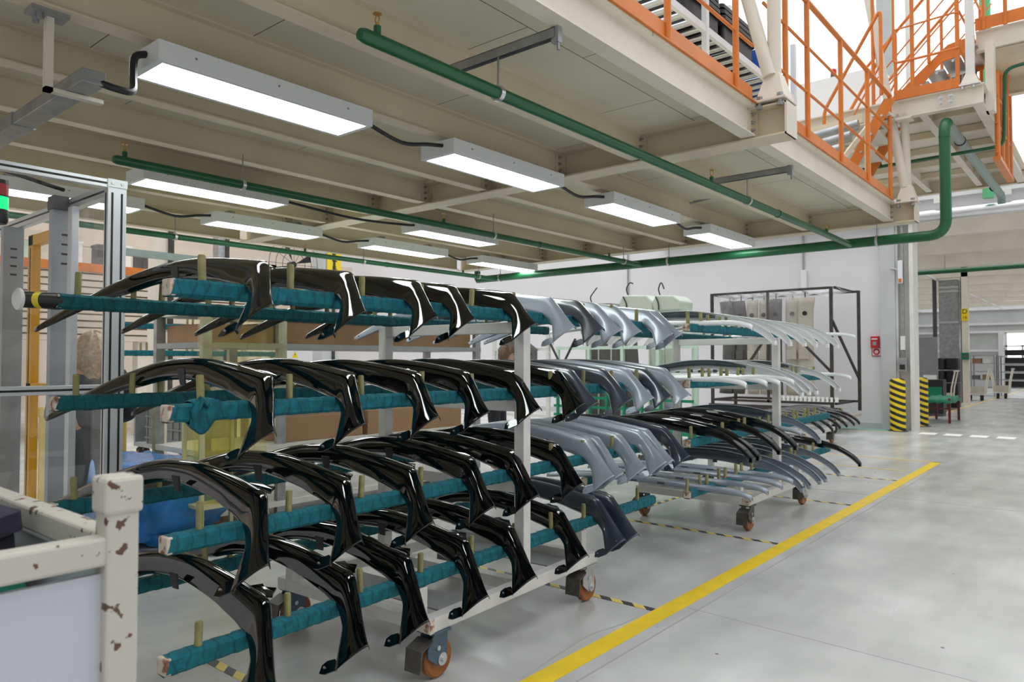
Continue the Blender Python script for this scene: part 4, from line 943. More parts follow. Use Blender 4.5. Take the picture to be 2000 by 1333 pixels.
# ---------------------------------------------------------------- people
def person(name, label, loc, rz, pose, jacket, hair, hair_len):
    """skinned figure facing +y; pose: dict of joint offsets"""
    t = thing(name, label, 'person', loc, rz)
    lean = pose.get('lean', .1)
    J = dict(pelvis=(0, 0, .93), belly=(0, .02 + lean * .3, 1.10), chest=(0, lean * .8, 1.30), neck=(0, lean * 1.2, 1.46), head=(0, lean * 1.4 + .02, 1.56), crown=(0, lean * 1.5 + .015, 1.65))
    V, E, Rr = [], [], []
    def add(p, r, prev=None):
        V.append(p); Rr.append(r)
        if prev is not None: E.append((prev, len(V) - 1))
        return len(V) - 1
    pe = add(J['pelvis'], .13); be = add(J['belly'], .125, pe); ch = add(J['chest'], .14, be); ne = add(J['neck'], .055, ch); hd = add(J['head'], .092, ne); cr = add(J['crown'], .078, hd)
    ends = []
    for s in (-1, 1):
        hip = add((s * .095, 0, .86), .088, pe); kn = add((s * .11, .03, .48), .058, hip); an = add((s * .115, -.01, .09), .04, kn); add((s * .12, .13, .035), .034, an)
        sh = add((s * .18, lean * .85, 1.385), .062, ch); x, y, z = pose['elbow']; el = add((s * x, y + lean, z), .044, sh); x, y, z = pose['hand']; wr = add((s * x, y + lean, z), .029, el)
        hx = add((s * x * .96, y + lean + .07, z), .033, wr)
        for k in range(4): f = add((s * (x * .96 + .03 - .02 * k), y + lean + .13, z - .004), .0095, hx); add((s * (x * .96 + .03 - .02 * k), y + lean + .17 - .008 * abs(k - 1.2), z - .025), .008, f)
        th = add((s * (x * .96 - .045), y + lean + .06, z), .010, hx); add((s * (x * .96 - .055), y + lean + .10, z - .01), .009, th)
    def skin(nm, idx, grow, m):
        mp = {}; vs = []; rs = []
        for i in idx: mp[i] = len(vs); vs.append(V[i]); rs.append(Rr[i] + grow)
        es = [(mp[a], mp[b]) for a, b in E if a in mp and b in mp]
        me = bpy.data.meshes.new(nm); me.from_pydata(vs, es, []); me.materials.append(M[m]); o = bpy.data.objects.new(nm, me); COL.objects.link(o); o.parent = t
        o.modifiers.new('skin', 'SKIN'); sv = me.skin_vertices[0].data if me.skin_vertices else None
        if sv is None: 
            bm = bmesh.new(); bm.from_mesh(me); bm.verts.layers.skin.verify(); bm.to_mesh(me); bm.free(); sv = me.skin_vertices[0].data
        for i, r in enumerate(rs): sv[i].radius = (r, r); sv[i].use_root = i == 0
        ss = o.modifiers.new('sub', 'SUBSURF'); ss.levels = 2; ss.render_levels = 2
        return o
    skin('body', range(len(V)), 0, 'skin')
    tops = [pe, be, ch] + [i for i, p in enumerate(V) if abs(p[0]) > .17 and Rr[i] in (.062, .044, .029)]
    skin('jacket', sorted(set(tops)), .016, jacket)
    skin('trousers', [pe, be] + [i for i, r in enumerate(Rr) if r in (.088, .058, .04)], .014, 'jacket')
    skin('shoes', [i for i, r in enumerate(Rr) if r in (.04, .034)][:2], .012, 'black_plastic')
    h = Vector(J['head'])
    b = MB(); rows = []
    for i in range(13):
        th_ = PI * (.02 + .64 * i / 12); r = []
        for k in range(25):
            a = 2 * PI * k / 24; front = max(0, math.sin(a)); lim = th_ * (1 - .42 * front)
            rad = .112 + .006 * math.sin(9 * a) + (.012 if front < .2 else 0)
            r.append((h.x + rad * math.sin(lim) * math.cos(a), h.y + rad * 1.08 * math.sin(lim) * math.sin(a) - .012, h.z + .03 + rad * 1.1 * math.cos(lim) - (hair_len * (i / 12) ** 3 if front < .3 else 0)))
        rows.append(r)
    b.grid(rows).build('hair', hair, t, True)
    b = MB(); b.lathe([(.004, .108), (.012, .1), (.015, .085)], (h.x, h.y, h.z), 8, 'y').build('nose', 'skin', t, True)
    b = MB()
    for s in (-1, 1): b.lathe([(.006, .096), (.010, .09)], (h.x + s * .034, h.y, h.z + .03), 8, 'y')
    b.build_each('eye', 'ink', t, True)
    MB().lathe([(.004, .097), (.016, .088)], (h.x, h.y, h.z - .045), 8, 'y').build('mouth', 'red_box', t, True)
    return t
person('person', 'person with brown hair in a dark jacket bending over work beyond the racks', (-6.58, 7.54, 0), -1.3, dict(lean=.12, elbow=(.24, .08, 1.12), hand=(.2, .3, 1.05)), 'jacket_teal', 'hair_brown', .06)
person('person', 'person with blond hair in a dark jacket behind the glass enclosure', (-5.75, 2.12, 0), 1.3, dict(lean=.06, elbow=(.25, .02, 1.1), hand=(.21, .26, 1.06)), 'jacket', 'hair_blond', .16)

# ---------------------------------------------------------------- shelf trolley with boxes, carts and packing on the left
t = thing('shelf_trolley', 'grey shelf trolley with cardboard boxes behind the nearest rack', 'shelf', (-6.6, 4.9, 0), world=True)  # most background positions below come from image pixels at guessed depths
for x in (-6.2, -7.1):
    for y in (3.2, 3.95, 6.72): MB().cbox((x, y, .98), (.06, .09, 1.9)).build('post', 'galv', t, bevel=.004)
for z in (.12, .66, 1.62): MB().box((-7.14, 3.16, z), (-6.16, 6.76, z + .05)).build('shelf_board', 'mid_grey' if z > 1 else 'rack_white', t)
MB().box((-7.14, 3.16, 1.92), (-6.16, 6.76, 1.95)).build('top_frame', 'sage', t)
for y in (3.3, 6.6): caster_parts(t, -6.25, y, .12 + .1, 'fork_dark', brake=False)
for i, (y0, y1, z, h, lab) in enumerate(((3.25, 3.9, 1.671, .17, 'cardboard box behind the clear curtain on the upper shelf'), (4.0, 5.35, 1.671, .21, 'long cardboard box on the upper shelf of the trolley, nearer half'), (5.38, 6.66, 1.671, .21, 'long cardboard box on the upper shelf of the trolley, farther half'),
                                  (4.02, 4.98, .711, .24, 'cardboard box lying on the lower shelf behind the second level of fenders'), (5.05, 6.5, .711, .26, 'brown cardboard box farther along the lower shelf of the trolley'))):
    bx = thing('cardboard_box', lab, 'box', (-6.6, (y0 + y1) / 2, z), world=True)
    MB().box((-7.05, y0, z), (-6.25, y1, z + h)).build('body', 'cardboard', bx, bevel=.006)
    MB().box((-6.7, y0 + .01, z + h), (-6.6, y1 - .01, z + h + .001)).build('tape', 'trim_beige', bx)
for x, y0, y1, z0, z1, mt, lab in ((-6.08, 3.05, 3.92, 1.15, 2.0, 'curtain', 'clear yellowish plastic curtain hanging at the near end of the shelf trolley'), (-6.05, 3.0, 3.7, .25, 1.12, 'curtain', 'yellow tinted plastic sheet hanging below the clear curtain')):
    rows = [[(x + .03 * math.sin(y0 * 9 + k * .8) + .02 * math.sin(k * 2.1), y0 + (y1 - y0) * k / 30, z) for k in range(31)] for z in (z0, (z0 + z1) / 2, z1)]
    o = MB().grid(rows).build('plastic_curtain', mt, None, True, rel=(x, y0, z0)); o.location = (x, y0, z0); tag(o, lab, 'plastic sheet')
t = thing('yellow_tray', 'pale yellow framed plastic tray standing below the clear curtain', 'tray', (-5.85, 3.1, .0), world=True)
for x in (-6.0, -5.7):
    for y in (2.92, 3.34): MB().cbox((x, y, .55), (.03, .03, 1.1)).build('leg', 'tray_yellow', t)
MB().box((-6.02, 2.9, 1.08), (-5.68, 3.36, 1.11)).build('rim', 'tray_yellow', t); MB().box((-6.02, 2.9, .3), (-5.68, 3.36, .33)).build('floor', 'tray_yellow', t)
MB().box((-6.005, 2.93, .34), (-6.0, 3.33, 1.07)).box((-5.70, 2.93, .34), (-5.695, 3.33, 1.07)).build_each('side_sheet', 'curtain', t)
t = thing('flat_cart', 'grey flat cart with brown wheels carrying a grey crate', 'cart', (-10.9, 5.25, 0), world=True)
MB().box((-11.7, 4.9, .2), (-9.9, 5.7, .26)).build('tray', 'mid_grey', t)
for x, y in ((-11.6, 5.0), (-10.1, 5.0), (-11.6, 5.6), (-10.1, 5.6)): caster_parts(t, x, y, .2, 'fork_dark', brake=False)
MB().box((-11.7, 4.9, .26), (-11.65, 5.7, 1.0)).build('handle_frame', 'galv', t)
t = thing('crate', 'grey ribbed plastic crate on the flat cart', 'crate', (-10.8, 5.25, .261), world=True)
b = MB().rbox((-10.75, 5.28, .56), (1.2, .7, .6), .03)
for k in range(6): b.box((-11.3 + k * .2, 4.915, .28), (-11.27 + k * .2, 4.93, .84))
for z in (.34, .5, .66, .82): b.box((-11.35, 4.912, z), (-10.15, 4.93, z + .025))
b.rbox((-10.75, 5.28, .87), (1.26, .76, .05), .03); b.build('body', 'crate_grey', t)
bm = bmesh.new(); bmesh.ops.create_icosphere(bm, subdivisions=4, radius=1)
for v in bm.verts:
    p = v.co; q = Vector([math.copysign(abs(c) ** .55, c) for c in p])
    n_ = .05 * math.sin(9 * p.x + 5 * p.z) + .04 * math.sin(13 * p.y - 7 * p.z) + .03 * math.sin(21 * p.z + 11 * p.x)
    v.co = Vector((q.x * .62, q.y * .42, q.z * .31)) * (1 + n_)
    v.co.z = max(v.co.z, -.30)
me = bpy.data.meshes.new('blue_bag'); bm.to_mesh(me); bm.free(); me.materials.append(M['blue_bag'])
for p in me.polygons: p.use_smooth = True
o = bpy.data.objects.new('blue_bag', me); COL.objects.link(o); o.location = (-6.55, 2.8, .332); o.scale = (1.1, 1.1, 1.1); o.rotation_euler = (0, 0, .25); tag(o, 'shiny blue plastic bag on the floor behind the nearest rack', 'bag')
for i, (x, y, s, h, lab) in enumerate(((-7.7, 2.75, .7, 1.06, 'yellow plastic container behind the glass enclosure'), (-9.9, 2.1, .9, 1.1, 'amber yellow container at the far left behind the enclosure'))):
    t = thing('yellow_container', lab, 'container', (x, y, 0), world=True)
    MB().rbox((x, y, h / 2), (s, s * .8, h), .05).build('body', 'crate_yellow', t); MB().rbox((x, y, h - .05), (s + .05, s * .8 + .05, .08), .06).build('rim', 'crate_yellow', t)
t = thing('rail_stand', 'distant stand with two teal padded rails and pegs', 'rack', (-8.8, 4.3, 0), world=True)
for z, sd in ((1.95, 91), (1.63, 92)): padded_rail(t, -8.8, 3.5, 5.6, z, (3.75, 3.82, 4.3, 4.37), 'cloth', sd)
for y in (4.05, 5.5): MB().cbox((-8.87, y, .95), (.07, .07, 1.9)).build('post', 'cream_light', t)
t = thing('electric_cabinet', 'white electrical cabinet with a yellow warning triangle behind the shelf trolley', 'cabinet', (-10.3, 6.7, 0), world=True)
MB().box((-10.6, 6.4, 0), (-10.0, 6.95, 1.72)).build('body', 'wall_white', t, bevel=.01)
MB().add([(-9.998, 6.56, 1.555), (-9.998, 6.68, 1.555), (-9.998, 6.62, 1.66)], [(0, 1, 2)]).build('warning_triangle', 'sign_yellow', t)
MB().add([(-9.996, 6.615, 1.64), (-9.996, 6.63, 1.61), (-9.996, 6.62, 1.605), (-9.996, 6.632, 1.572), (-9.996, 6.607, 1.61), (-9.996, 6.617, 1.615)], [(0, 1, 2, 3, 4, 5)]).build('bolt_mark', 'ink', t)
# distant mezzanine and columns on the left
t = thing('distant_mezzanine', 'distant beige mezzanine with orange kick plate at the far left', 'mezzanine', (-15.5, 6, 0), world=True)
b = MB()
for k in range(10): b.box((-15.3, -2, 1.9 + k * .13), (-15.2 + .02 * (k % 2), 9, 2.0 + k * .13))
b.box((-15.6, -2, 1.9), (-15.3, 9, 3.2)); b.build('louvred_face', 'beige_wall', t)
MB().box((-15.22, -2, 3.22), (-15.15, 9, 3.38)).build('kick_plate', 'orange', t)
for y in (0, 3, 6.6, 9): MB().cbox((-15.45, y, .95), (.25, .25, 1.9)).build('column', 'cream_light', t)
MB().box((-20, -2, 3.2), (-15.2, 9, 3.25)).build('deck', 'cream', t)
for i, (x, y, s, h, m_, lab) in enumerate(((-16.0, 4.7, .5, .5, 'mint', 'pale green crate on the distant mezzanine'), (-16, 6.0, .35, .6, 'dark_grey', 'dark upright panel on the distant mezzanine'), (-16, 6.9, .5, .55, 'dark_grey', 'dark box with orange base on the distant mezzanine'), (-16, 5.4, .5, .6, 'label_white', 'white carton on the distant mezzanine'), (-15.9, 6.4, .3, .62, 'label_white', 'white sheet standing on the distant mezzanine'))):
    t = thing('carton', lab, 'carton', (x, y, 3.25), world=True); MB().rbox((x, y, 3.25 + h / 2), (s, s * .7, h), .03).build('body', m_, t); MB().rbox((x, y, 3.25 + h), (s + .03, s * .7 + .03, .04), .03).build('lid', m_, t)
for x, y, wd, m_, lab in ((-13, 5.86, .3, 'cream_light', 'beige steel column beyond the glass enclosure'), (-18.4, 13.2, .55, 'wall_grey', 'grey column carrying the yellow E sign'), (-19, 10.2, .3, 'galv', 'thin grey column far behind the top row of fenders')):
    t = thing('steel_column', lab, 'column', (x, y, 0), world=True)
    MB().cbox((x, y, 3.2), (wd, wd, 6.4)).build('shaft', m_, t); MB().cbox((x + wd * .5 + .03, y + .1, 3.2), (.04, .09, 6.4)).build('cable_rail', 'rust_frame', t); MB().cbox((x, y, .02), (wd + .2, wd + .2, .04)).build('base_plate', m_, t)
t = thing('column_sign', 'yellow sign with black letter E on the far column', 'sign', (-17.95, 13.3, 4.5), world=True)
MB().box((-18.1, 13.05, 4.15), (-18.08, 13.55, 4.85)).build('plate', 'sign_yellow', t)
text('letter', 'E', .42, (-18.075, 13.3, 4.62), (PI / 2, 0, PI / 2), 'ink', t); text('letter', '16', .2, (-18.075, 13.3, 4.28), (PI / 2, 0, PI / 2), 'ink', t)
t = thing('cross_beam', 'pale grey green beam crossing behind the corner post of the enclosure', 'beam', (-12, 5.6, 3.2), world=True)
MB().box((-12.05, 4.6, 3.17), (-11.95, 7.5, 3.28)).build('beam', 'grey_pipe', t)
MB().box((-12.05, 7.4, 0), (-11.95, 7.5, 3.28)).build('upright', 'grey_pipe', t); MB().box((-12.05, 4.6, 0), (-11.95, 4.7, 3.28)).build('upright', 'grey_pipe', t)
t = thing('beige_girder', 'long beige girders along the far left wall', 'girder', (-22, 8, 4), world=True)
for z in (3.9, 4.7, 5.5): MB().box((-22.2, -3, z), (-22, 17, z + .3)).build('beam', 'beige_wall', t)
t = thing('fan', 'round black wire fan on the column far behind the second fender', 'fan', (-17, 11.2, 4.3), world=True)
b = MB()
for r in (.75, .55, .35): b.tube([(-17, 11.2 + r * math.cos(a), 4.1 + r * math.sin(a)) for a in [2 * PI * k / 24 for k in range(25)]], .008, 5)
for k in range(12): b.tube([(-17, 11.2, 4.1), (-17, 11.2 + .75 * math.cos(k * PI / 6), 4.1 + .75 * math.sin(k * PI / 6))], .006, 4)
b.build('guard', 'black_plastic', t); MB().lathe([(.09, -.1), (.09, .1)], (-17.1, 11.2, 4.1), 12, 'x').build('motor', 'black_plastic', t, True)
b = MB()
for k in range(4):
    a = k * PI / 2 + .4; b.add([(-17.02, 11.2 + .08 * math.cos(a), 4.1 + .08 * math.sin(a)), (-17.06, 11.2 + .6 * math.cos(a - .2), 4.1 + .6 * math.sin(a - .2)), (-16.98, 11.2 + .6 * math.cos(a + .2), 4.1 + .6 * math.sin(a + .2))], [(0, 1, 2)])
b.build('blades', 'black_plastic', t); MB().bar((-17.1, 11.2, 0), (-17.1, 11.2, 4.05), .06, .06).build('stand', 'galv', t)

# ---------------------------------------------------------------- stands and racks in front of the white wall
t = thing('panel_stand', 'green and mint framed stand holding car panels beyond the racks', 'stand', (-7, 12, 0), world=True)
for k in range(8): MB().tube([(-8.6 + k * .38, 11.7, 0), (-8.6 + k * .38, 11.7, 1.25)], .03, 8).build('green_post', 'bottle', t, True)
for x in (-8.7, -7.95, -7.2, -6.45, -5.7):
    MB().cbox((x, 11.85, .9), (.06, .06, 1.8)).build('mint_post', 'mint', t)
for z in (.45, .62, .80, 1.22): MB().bar((-8.7, 11.72, z), (-5.7, 11.72, z), .04, .05).build('green_rail', 'bottle', t)
MB().bar((-8.7, 11.85, 1.76), (-5.7, 11.85, 1.76), .05, .06).build('mint_rail', 'mint', t)
MB().box((-8.7, 11.6, .2), (-5.7, 12.9, .26)).build('base', 'bottle', t)
for x in (-8.1, -7.3, -6.6, -6.0): MB().cbox((x, 12.35, 1.3), (.05, .05, 2.2)).build('tall_post', 'mint', t)
MB().box((-8.15, 11.98, 2.38), (-5.95, 12.45, 2.415)).build('top_shelf', 'mint', t)
MB().box((-5.75, 11.6, 0), (-5.65, 12.9, .2)).box((-8.75, 11.6, 0), (-8.65, 12.9, .2)).build_each('foot', 'bottle', t)
DP = ['nearest the left', 'second from the left', 'third from the left', 'fourth from the left', 'fifth from the left', 'sixth from the left']
for k in range(6):
    x = -8.0 + .29 * k + (.25 if k > 3 else 0)
    pale = k > 3
    t = thing('door_panel', ('pale sage car panel standing in the green stand, %s' if pale else 'dark grey car panel with pale edge in the green stand, %s') % DP[k], 'car panel', (x, 12.1, .26), group='car panels in the green stand', world=True)
    rows = [[(x - .14 + .28 * j / 8 + .02 * math.sin(z * 2), 12.1 - .05 * math.sin(PI * j / 8) - .05 * (z - 1) ** 2, z) for j in range(9)] for z in [.26 + 1.76 * i / 14 for i in range(15)]]
    p = MB().grid(rows).build('skin', 'sage' if pale else 'trim_panel', t, True); p.modifiers.new('thickness', 'SOLIDIFY').thickness = .03
    MB().bar((x - .15, 12.06, .3), (x - .13, 12.04, 2.0), .03, .05).build('edge', 'sage', t)
for i, (x, wd, h, m_) in enumerate(((-7.75, .75, .22, 'trim_panel'), (-6.95, .7, .34, 'sage'), (-6.32, .55, .30, 'sage'))):
    z = 2.42 if i else 2.42
    t = thing('moulded_shell', ('dark ragged shell with wires beside the sage shells', 'sage green moulded shell with loose black wires on top of the stand', 'sage green moulded shell at the right end of the stand top')[i], 'shell', (x, 12.2, z), world=True)
    ring = [(-wd / 2, 0), (-wd / 2 - .04, h * .6), (-wd / 2 + .05, h), (wd / 2 - .15, h * .92), (wd / 2, h * .55), (wd / 2 - .02, 0)]
    k = len(ring); vs = [(x + a, 11.95, z + b_) for a, b_ in ring] + [(x + a * .95, 12.5, z + b_ * 1.02) for a, b_ in ring]
    MB().add(vs, [tuple(range(k)), tuple(range(2 * k - 1, k - 1, -1))] + [(i_, (i_ + 1) % k, k + (i_ + 1) % k, k + i_) for i_ in range(k)]).build('shell', m_, t, bevel=.03)
    MB().tube(smooth_path([(x - wd * .3, 12, z + h), (x - wd * .35, 12, z + h + .12), (x - wd * .2, 11.95, z + h + .22), (x - wd * .1, 11.95, z + h + .3 - .1 * i)], 12), .012, 6).tube(smooth_path([(x - wd * .4, 11.93, z + h * .9), (x - wd * .3, 11.93, z + h * .5), (x - wd * .28, 11.93, z + .02)], 8), .012, 6).build('wire', 'black_plastic', t, True)
t = thing('trim_stand', 'white stand with a dark curved car trim behind the nearest rack posts', 'stand', (-8.6, 10.6, 0), world=True)
for x in (-9.3, -8.0): MB().cbox((x, 10.6, 1.05), (.06, .06, 2.1)).build('post', 'rack_white', t)
for z in (.5, 1.45, 1.72): MB().bar((-9.3, 10.6, z), (-8.0, 10.6, z), .05, .05).build('rail', 'rack_white', t)
MB().bar((-8.0, 10.6, .9), (-7.4, 10.6, 1.9), .03, .03).bar((-8.0, 10.6, 1.9), (-7.4, 10.6, .9), .03, .03).build('brace', 'rust_frame', t)
t = thing('trim_panel', 'dark curved car trim resting on the white stand', 'car trim', (-8.6, 10.5, 1.5), world=True)
rows = [[(-9.15 + .95 * j / 12, 10.52 - .1 * math.sin(PI * j / 12), 1.475 + h_ * (.35 + .65 * math.sin(PI * (j + 1) / 14))) for j in range(13)] for h_ in (0, .12, .24, .36, .5)]
MB().grid(rows).build('panel', 'trim_panel', t, True).modifiers.new('thickness', 'SOLIDIFY').thickness = .02
MB().box((-9.1, 10.46, 1.62), (-8.3, 10.5, 1.64)).build('ledge', 'black_plastic', t)

t = thing('trim_rack', 'black wheeled frame with plastic film and hanging door trims by the white wall', 'rack', (-6, 16.6, 0), world=True)
fr = [((-7.25, 15.9), (-4.62, 15.9)), ((-7.25, 17.2), (-4.42, 17.2))]
for (a, c) in fr:
    for x, y in (a, c): MB().bar((x, y, .42), (x, y, 3.06), .06, .06).build('post', 'rust_frame', t)
    for z in (3.04, .62): MB().bar((a[0], a[1], z), (c[0], c[1], z), .05, .05).build('rail', 'rust_frame', t)
MB().bar((-5.95, 15.9, .6), (-5.95, 15.9, 3.04), .05, .05).build('post', 'rust_frame', t)
for x in (-7.25, -4.55): MB().bar((x, 15.9, 3.04), (x, 17.2, 3.04), .05, .05).bar((x, 15.9, .62), (x, 17.2, .62), .05, .05).build('rail', 'rust_frame', t)
for a, c in (((-5.6, 15.95, 2.3), (-4.62, 15.95, 1.25)), ((-4.6, 15.9, 2.35), (-4.42, 17.2, 1.1)), ((-5.95, 15.9, 2.1), (-6.5, 15.9, 1.3))): MB().bar(a, c, .04, .05).build('diagonal', 'rust_frame', t)
MB().box((-7.3, 15.85, .30), (-4.4, 17.25, .36)).build('base', 'trim_beige', t)
MB().box((-7.3, 15.8, .44), (-4.4, 15.84, .54)).build('front_rail', 'rust_frame', t)
b = MB()
for k in range(14): b.cbox((-5.7 + k * .09, 15.9, .70), (.05, .08, .1))
b.build_each('white_stud', 'label_white', t)
for x in (-7, -5.4, -4.6): MB().lathe([(.09, -.03), (.1, 0), (.09, .03)], (x, 15.95, .1), 16, 'x').cbox((x, 16.0, .25), (.1, .1, .1)).build('wheel', 'tyre', t, True)
b = MB()
for x in (-4.75, -4.6, -4.48): b.cbox((x, 15.78, .34), (.06, .05, .24))
b.build_each('tow_bracket', 'trim_beige', t)
for z, rows in ((0, [[(-7.2 + 2.7 * i / 14, 15.9 + 1.3 * j / 6, 3.06 - .10 * math.sin(PI * j / 6) * (1 + .5 * math.sin(i * 1.7))) for j in range(7)] for i in range(15)]), (1, [[(-7.2 + 1.9 * i / 14 + .03 * math.sin(z_ * 5), 15.86 + .02 * math.sin(i * 1.3), z_) for z_ in (2.2, 2.5, 2.8, 3.03)] for i in range(15)])):
    MB().grid(rows).build('plastic_film', 'film', t, True)
TN = ['leftmost', 'second', 'third', 'fourth', 'fifth', 'sixth', 'rightmost']
for k in range(7):
    x = -7.02 + .27 * k + (.1 if k > 4 else 0); m_ = ('trim_panel', 'trim_panel', 'trim_beige', 'trim_beige', 'trim_panel', 'trim_beige', 'trim_beige')[k]
    t = thing('door_trim', '%s %s door trim hanging in the black frame by the wall' % (TN[k], 'dark grey' if m_ == 'trim_panel' else 'beige'), 'door trim', (x, 16.4, .9), group='door trims in the black frame', world=True)
    wd = .27 if k < 5 else .36
    rows = [[(x + wd * (j / 8 - .5) + .12 * ((z - 1.9) ** 2) * (.6 if k < 2 else .12) * (-1 if k < 2 else 1) + (.1 * max(0, z - 2.6) ** 1 if k == 6 else 0), 16.35 + .28 * (k % 2) * .2 - .08 * math.sin(PI * j / 8), z) for j in range(9)] for z in [.75 + 2.15 * i / 16 for i in range(17)]]
    p = MB().grid(rows).build('panel', m_, t, True); p.modifiers.new('thickness', 'SOLIDIFY').thickness = .04
    MB().box((x - wd * .3, 16.24, 1.55), (x + wd * .3, 16.29, 1.75)).build('armrest', m_, t)
    MB().lathe([(.05, -.01), (.05, .01)], (x + .02, 16.27, 2.55), 12, 'y').build('speaker_hole', 'ink', t)
    MB().bar((x, 16.38, 2.85), (x, 16.38, 3.04), .02, .02).bar((x, 16.2, 3.03), (x, 16.55, 3.03), .02, .02).build('hook', 'rust_frame', t)

t = thing('fire_call_point', 'red fire call point box on the white wall', 'alarm box', (-4.22, 17.75, 1.9), world=True)
MB().rbox((-4.225, 17.75, 1.93), (.17, .1, .26), .01).build('body', 'red_box', t); MB().cbox((-4.225, 17.695, 1.9), (.07, .01, .08)).build('window', 'mid_grey', t); MB().cbox((-4.225, 17.69, 2.0), (.12, .01, .025)).build('label', 'label_white', t)
t = thing('fire_sign', 'red and white sign with a ring below the fire call point', 'sign', (-4.2, 17.78, 1.7), world=True)
MB().cbox((-4.205, 17.785, 1.715), (.2, .012, .2)).build('plate', 'red_box', t); MB().cbox((-4.205, 17.777, 1.715), (.165, .006, .165)).build('panel', 'label_white', t)
MB().tube([(-4.205 + .055 * math.cos(a), 17.772, 1.715 + .055 * math.sin(a)) for a in [2 * PI * k / 20 for k in range(21)]], .018, 6).build('ring', 'red_box', t)
for i, (x, y, lab) in enumerate(((-3.70, 17.35, 'yellow and black striped bollard in front of the grey pillar'), (-3.57, 19.0, 'yellow and black striped bollard beyond the white pillar, farther of the two'))):
    t = thing('bollard', lab, 'bollard', (x, y, 0), group='striped bollards')
    MB().lathe([(.155, 0), (.155, 1.07), (.14, 1.11), (.08, 1.13)], (0, 0, 0), 24).build('body', 'hazard_post', t, True); MB().lathe([(.2, 0), (.2, .015)], (0, 0, 0), 20).build('base_plate', 'dark_grey', t, True)
t = thing('wall_lamp', 'small white lamp with orange base high on the pillar', 'lamp', (-3.62, 17.6, 3.5), world=True)
MB().cbox((-3.66, 17.58, 3.45), (.09, .08, .5)).build('housing', 'lamp_white', t, bevel=.01); MB().cbox((-3.66, 17.535, 3.26), (.06, .02, .08)).build('base', 'orange', t); MB().bar((-3.66, 17.58, 3.5), (-3.85, 17.6, 3.55), .04, .03).build('arm', 'steel', t); MB().cbox((-3.66, 17.66, 3.45), (.03, .1, .1)).build('bracket', 'steel', t)
t = thing('socket_box', 'grey control box on the pillar above the striped bollard', 'control box', (-3.64, 17.6, 1.4), world=True)
MB().cbox((-3.64, 17.62, 1.42), (.16, .14, .3)).build('body', 'mid_grey', t, bevel=.01); MB().cbox((-3.64, 17.54, 1.38), (.1, .02, .1)).build('socket', 'ink', t); MB().cbox((-3.64, 17.66, 1.9), (.09, .1, .3)).build('switch', 'wall_white', t)
MB().bar((-3.64, 17.7, 1.5), (-3.64, 17.7, 6), .05, .04).build('conduit', 'galv', t)

# ---------------------------------------------------------------- the wing beyond the opening
t = thing('air_duct', 'tall grey sheet metal duct in the wing beyond the opening', 'duct', (-4.68, 30, 0), world=True)
MB().box((-4.98, 29.8, 0), (-4.38, 30.4, 4.4)).build('casing', 'galv', t, bevel=.01)
for z in (2.85, 3.95, 4.1): MB().box((-5.0, 29.77, z), (-4.36, 30.42, z + .07)).build('flange', 'steel', t)
for x in (-5.15, -4.28): MB().box((x - .06, 30, 0), (x + .06, 30.1, 4.5)).build('frame_post', 'dark_grey', t)
t = thing('steel_column', 'white column with yellow D sign in the wing', 'column', (-4.14, 29.5, 0), world=True)
MB().cbox((-4.14, 29.6, 2.5), (.2, .2, 5)).build('shaft', 'cream_light', t); MB().cbox((-4.14, 29.6, .02), (.4, .4, .04)).build('base_plate', 'cream_light', t)
t = thing('column_sign', 'yellow sign reading D 16 on the white column of the wing', 'sign', (-4.14, 29.48, 3.15), world=True)
MB().cbox((-4.14, 29.485, 3.12), (.21, .02, .42)).build('plate', 'sign_yellow', t)
text('letter', 'D', .22, (-4.14, 29.472, 3.23), (PI / 2, 0, 0), 'ink', t); text('letter', '16', .14, (-4.14, 29.472, 3.02), (PI / 2, 0, 0), 'ink', t)
t = thing('green_cabinet', 'small green box mounted on the white column of the wing', 'box', (-4.14, 29.4, 1.65), world=True)
MB().cbox((-4.14, 29.42, 1.68), (.24, .14, .24)).build('body', 'bottle', t, bevel=.01); MB().cbox((-4.14, 29.34, 1.68), (.14, .02, .12)).build('door', 'dark_grey', t)
t = thing('notice_board', 'grey board on legs right of the white pillar', 'board', (-4.36, 24, 0), world=True)
MB().box((-4.68, 24, .9), (-4.06, 24.06, 2.2)).build('panel', 'mid_grey', t, bevel=.01); MB().box((-4.68, 24, 0), (-4.63, 24.06, .9)).box((-4.11, 24, 0), (-4.06, 24.06, .9)).build('leg', 'mid_grey', t)
t = thing('black_cabinet', 'black low cabinet with green front behind the small table', 'cabinet', (-4.0, 22.8, 0), world=True)
MB().box((-4.3, 22.7, .08), (-3.72, 23.2, 1.0)).build('body', 'black_plastic', t, bevel=.01); MB().box((-4.28, 22.68, .55), (-3.75, 22.7, .8)).build('front', 'bottle', t); MB().box((-4.28, 22.72, 0), (-3.74, 23.18, .08)).build('plinth', 'dark_grey', t)
MB().box((-4.2, 22.72, 1.0), (-3.9, 22.9, 1.12)).build('paper', 'label_white', t)
for i, (x, y) in enumerate(((-4.75, 26.5), (-4.45, 26.3), (-4.1, 26.7))):
    t = thing('dark_stack', ('left', 'middle', 'right')[i] + ' stack of black padded containers below the grey duct', 'stack', (x, y, 0), world=True, group='black stacks in the wing')
    for k in range(4): MB().rbox((x, y, .22 + k * .4), (.36, .5, .37), .05).build('container', 'black_plastic', t, bevel=.03)
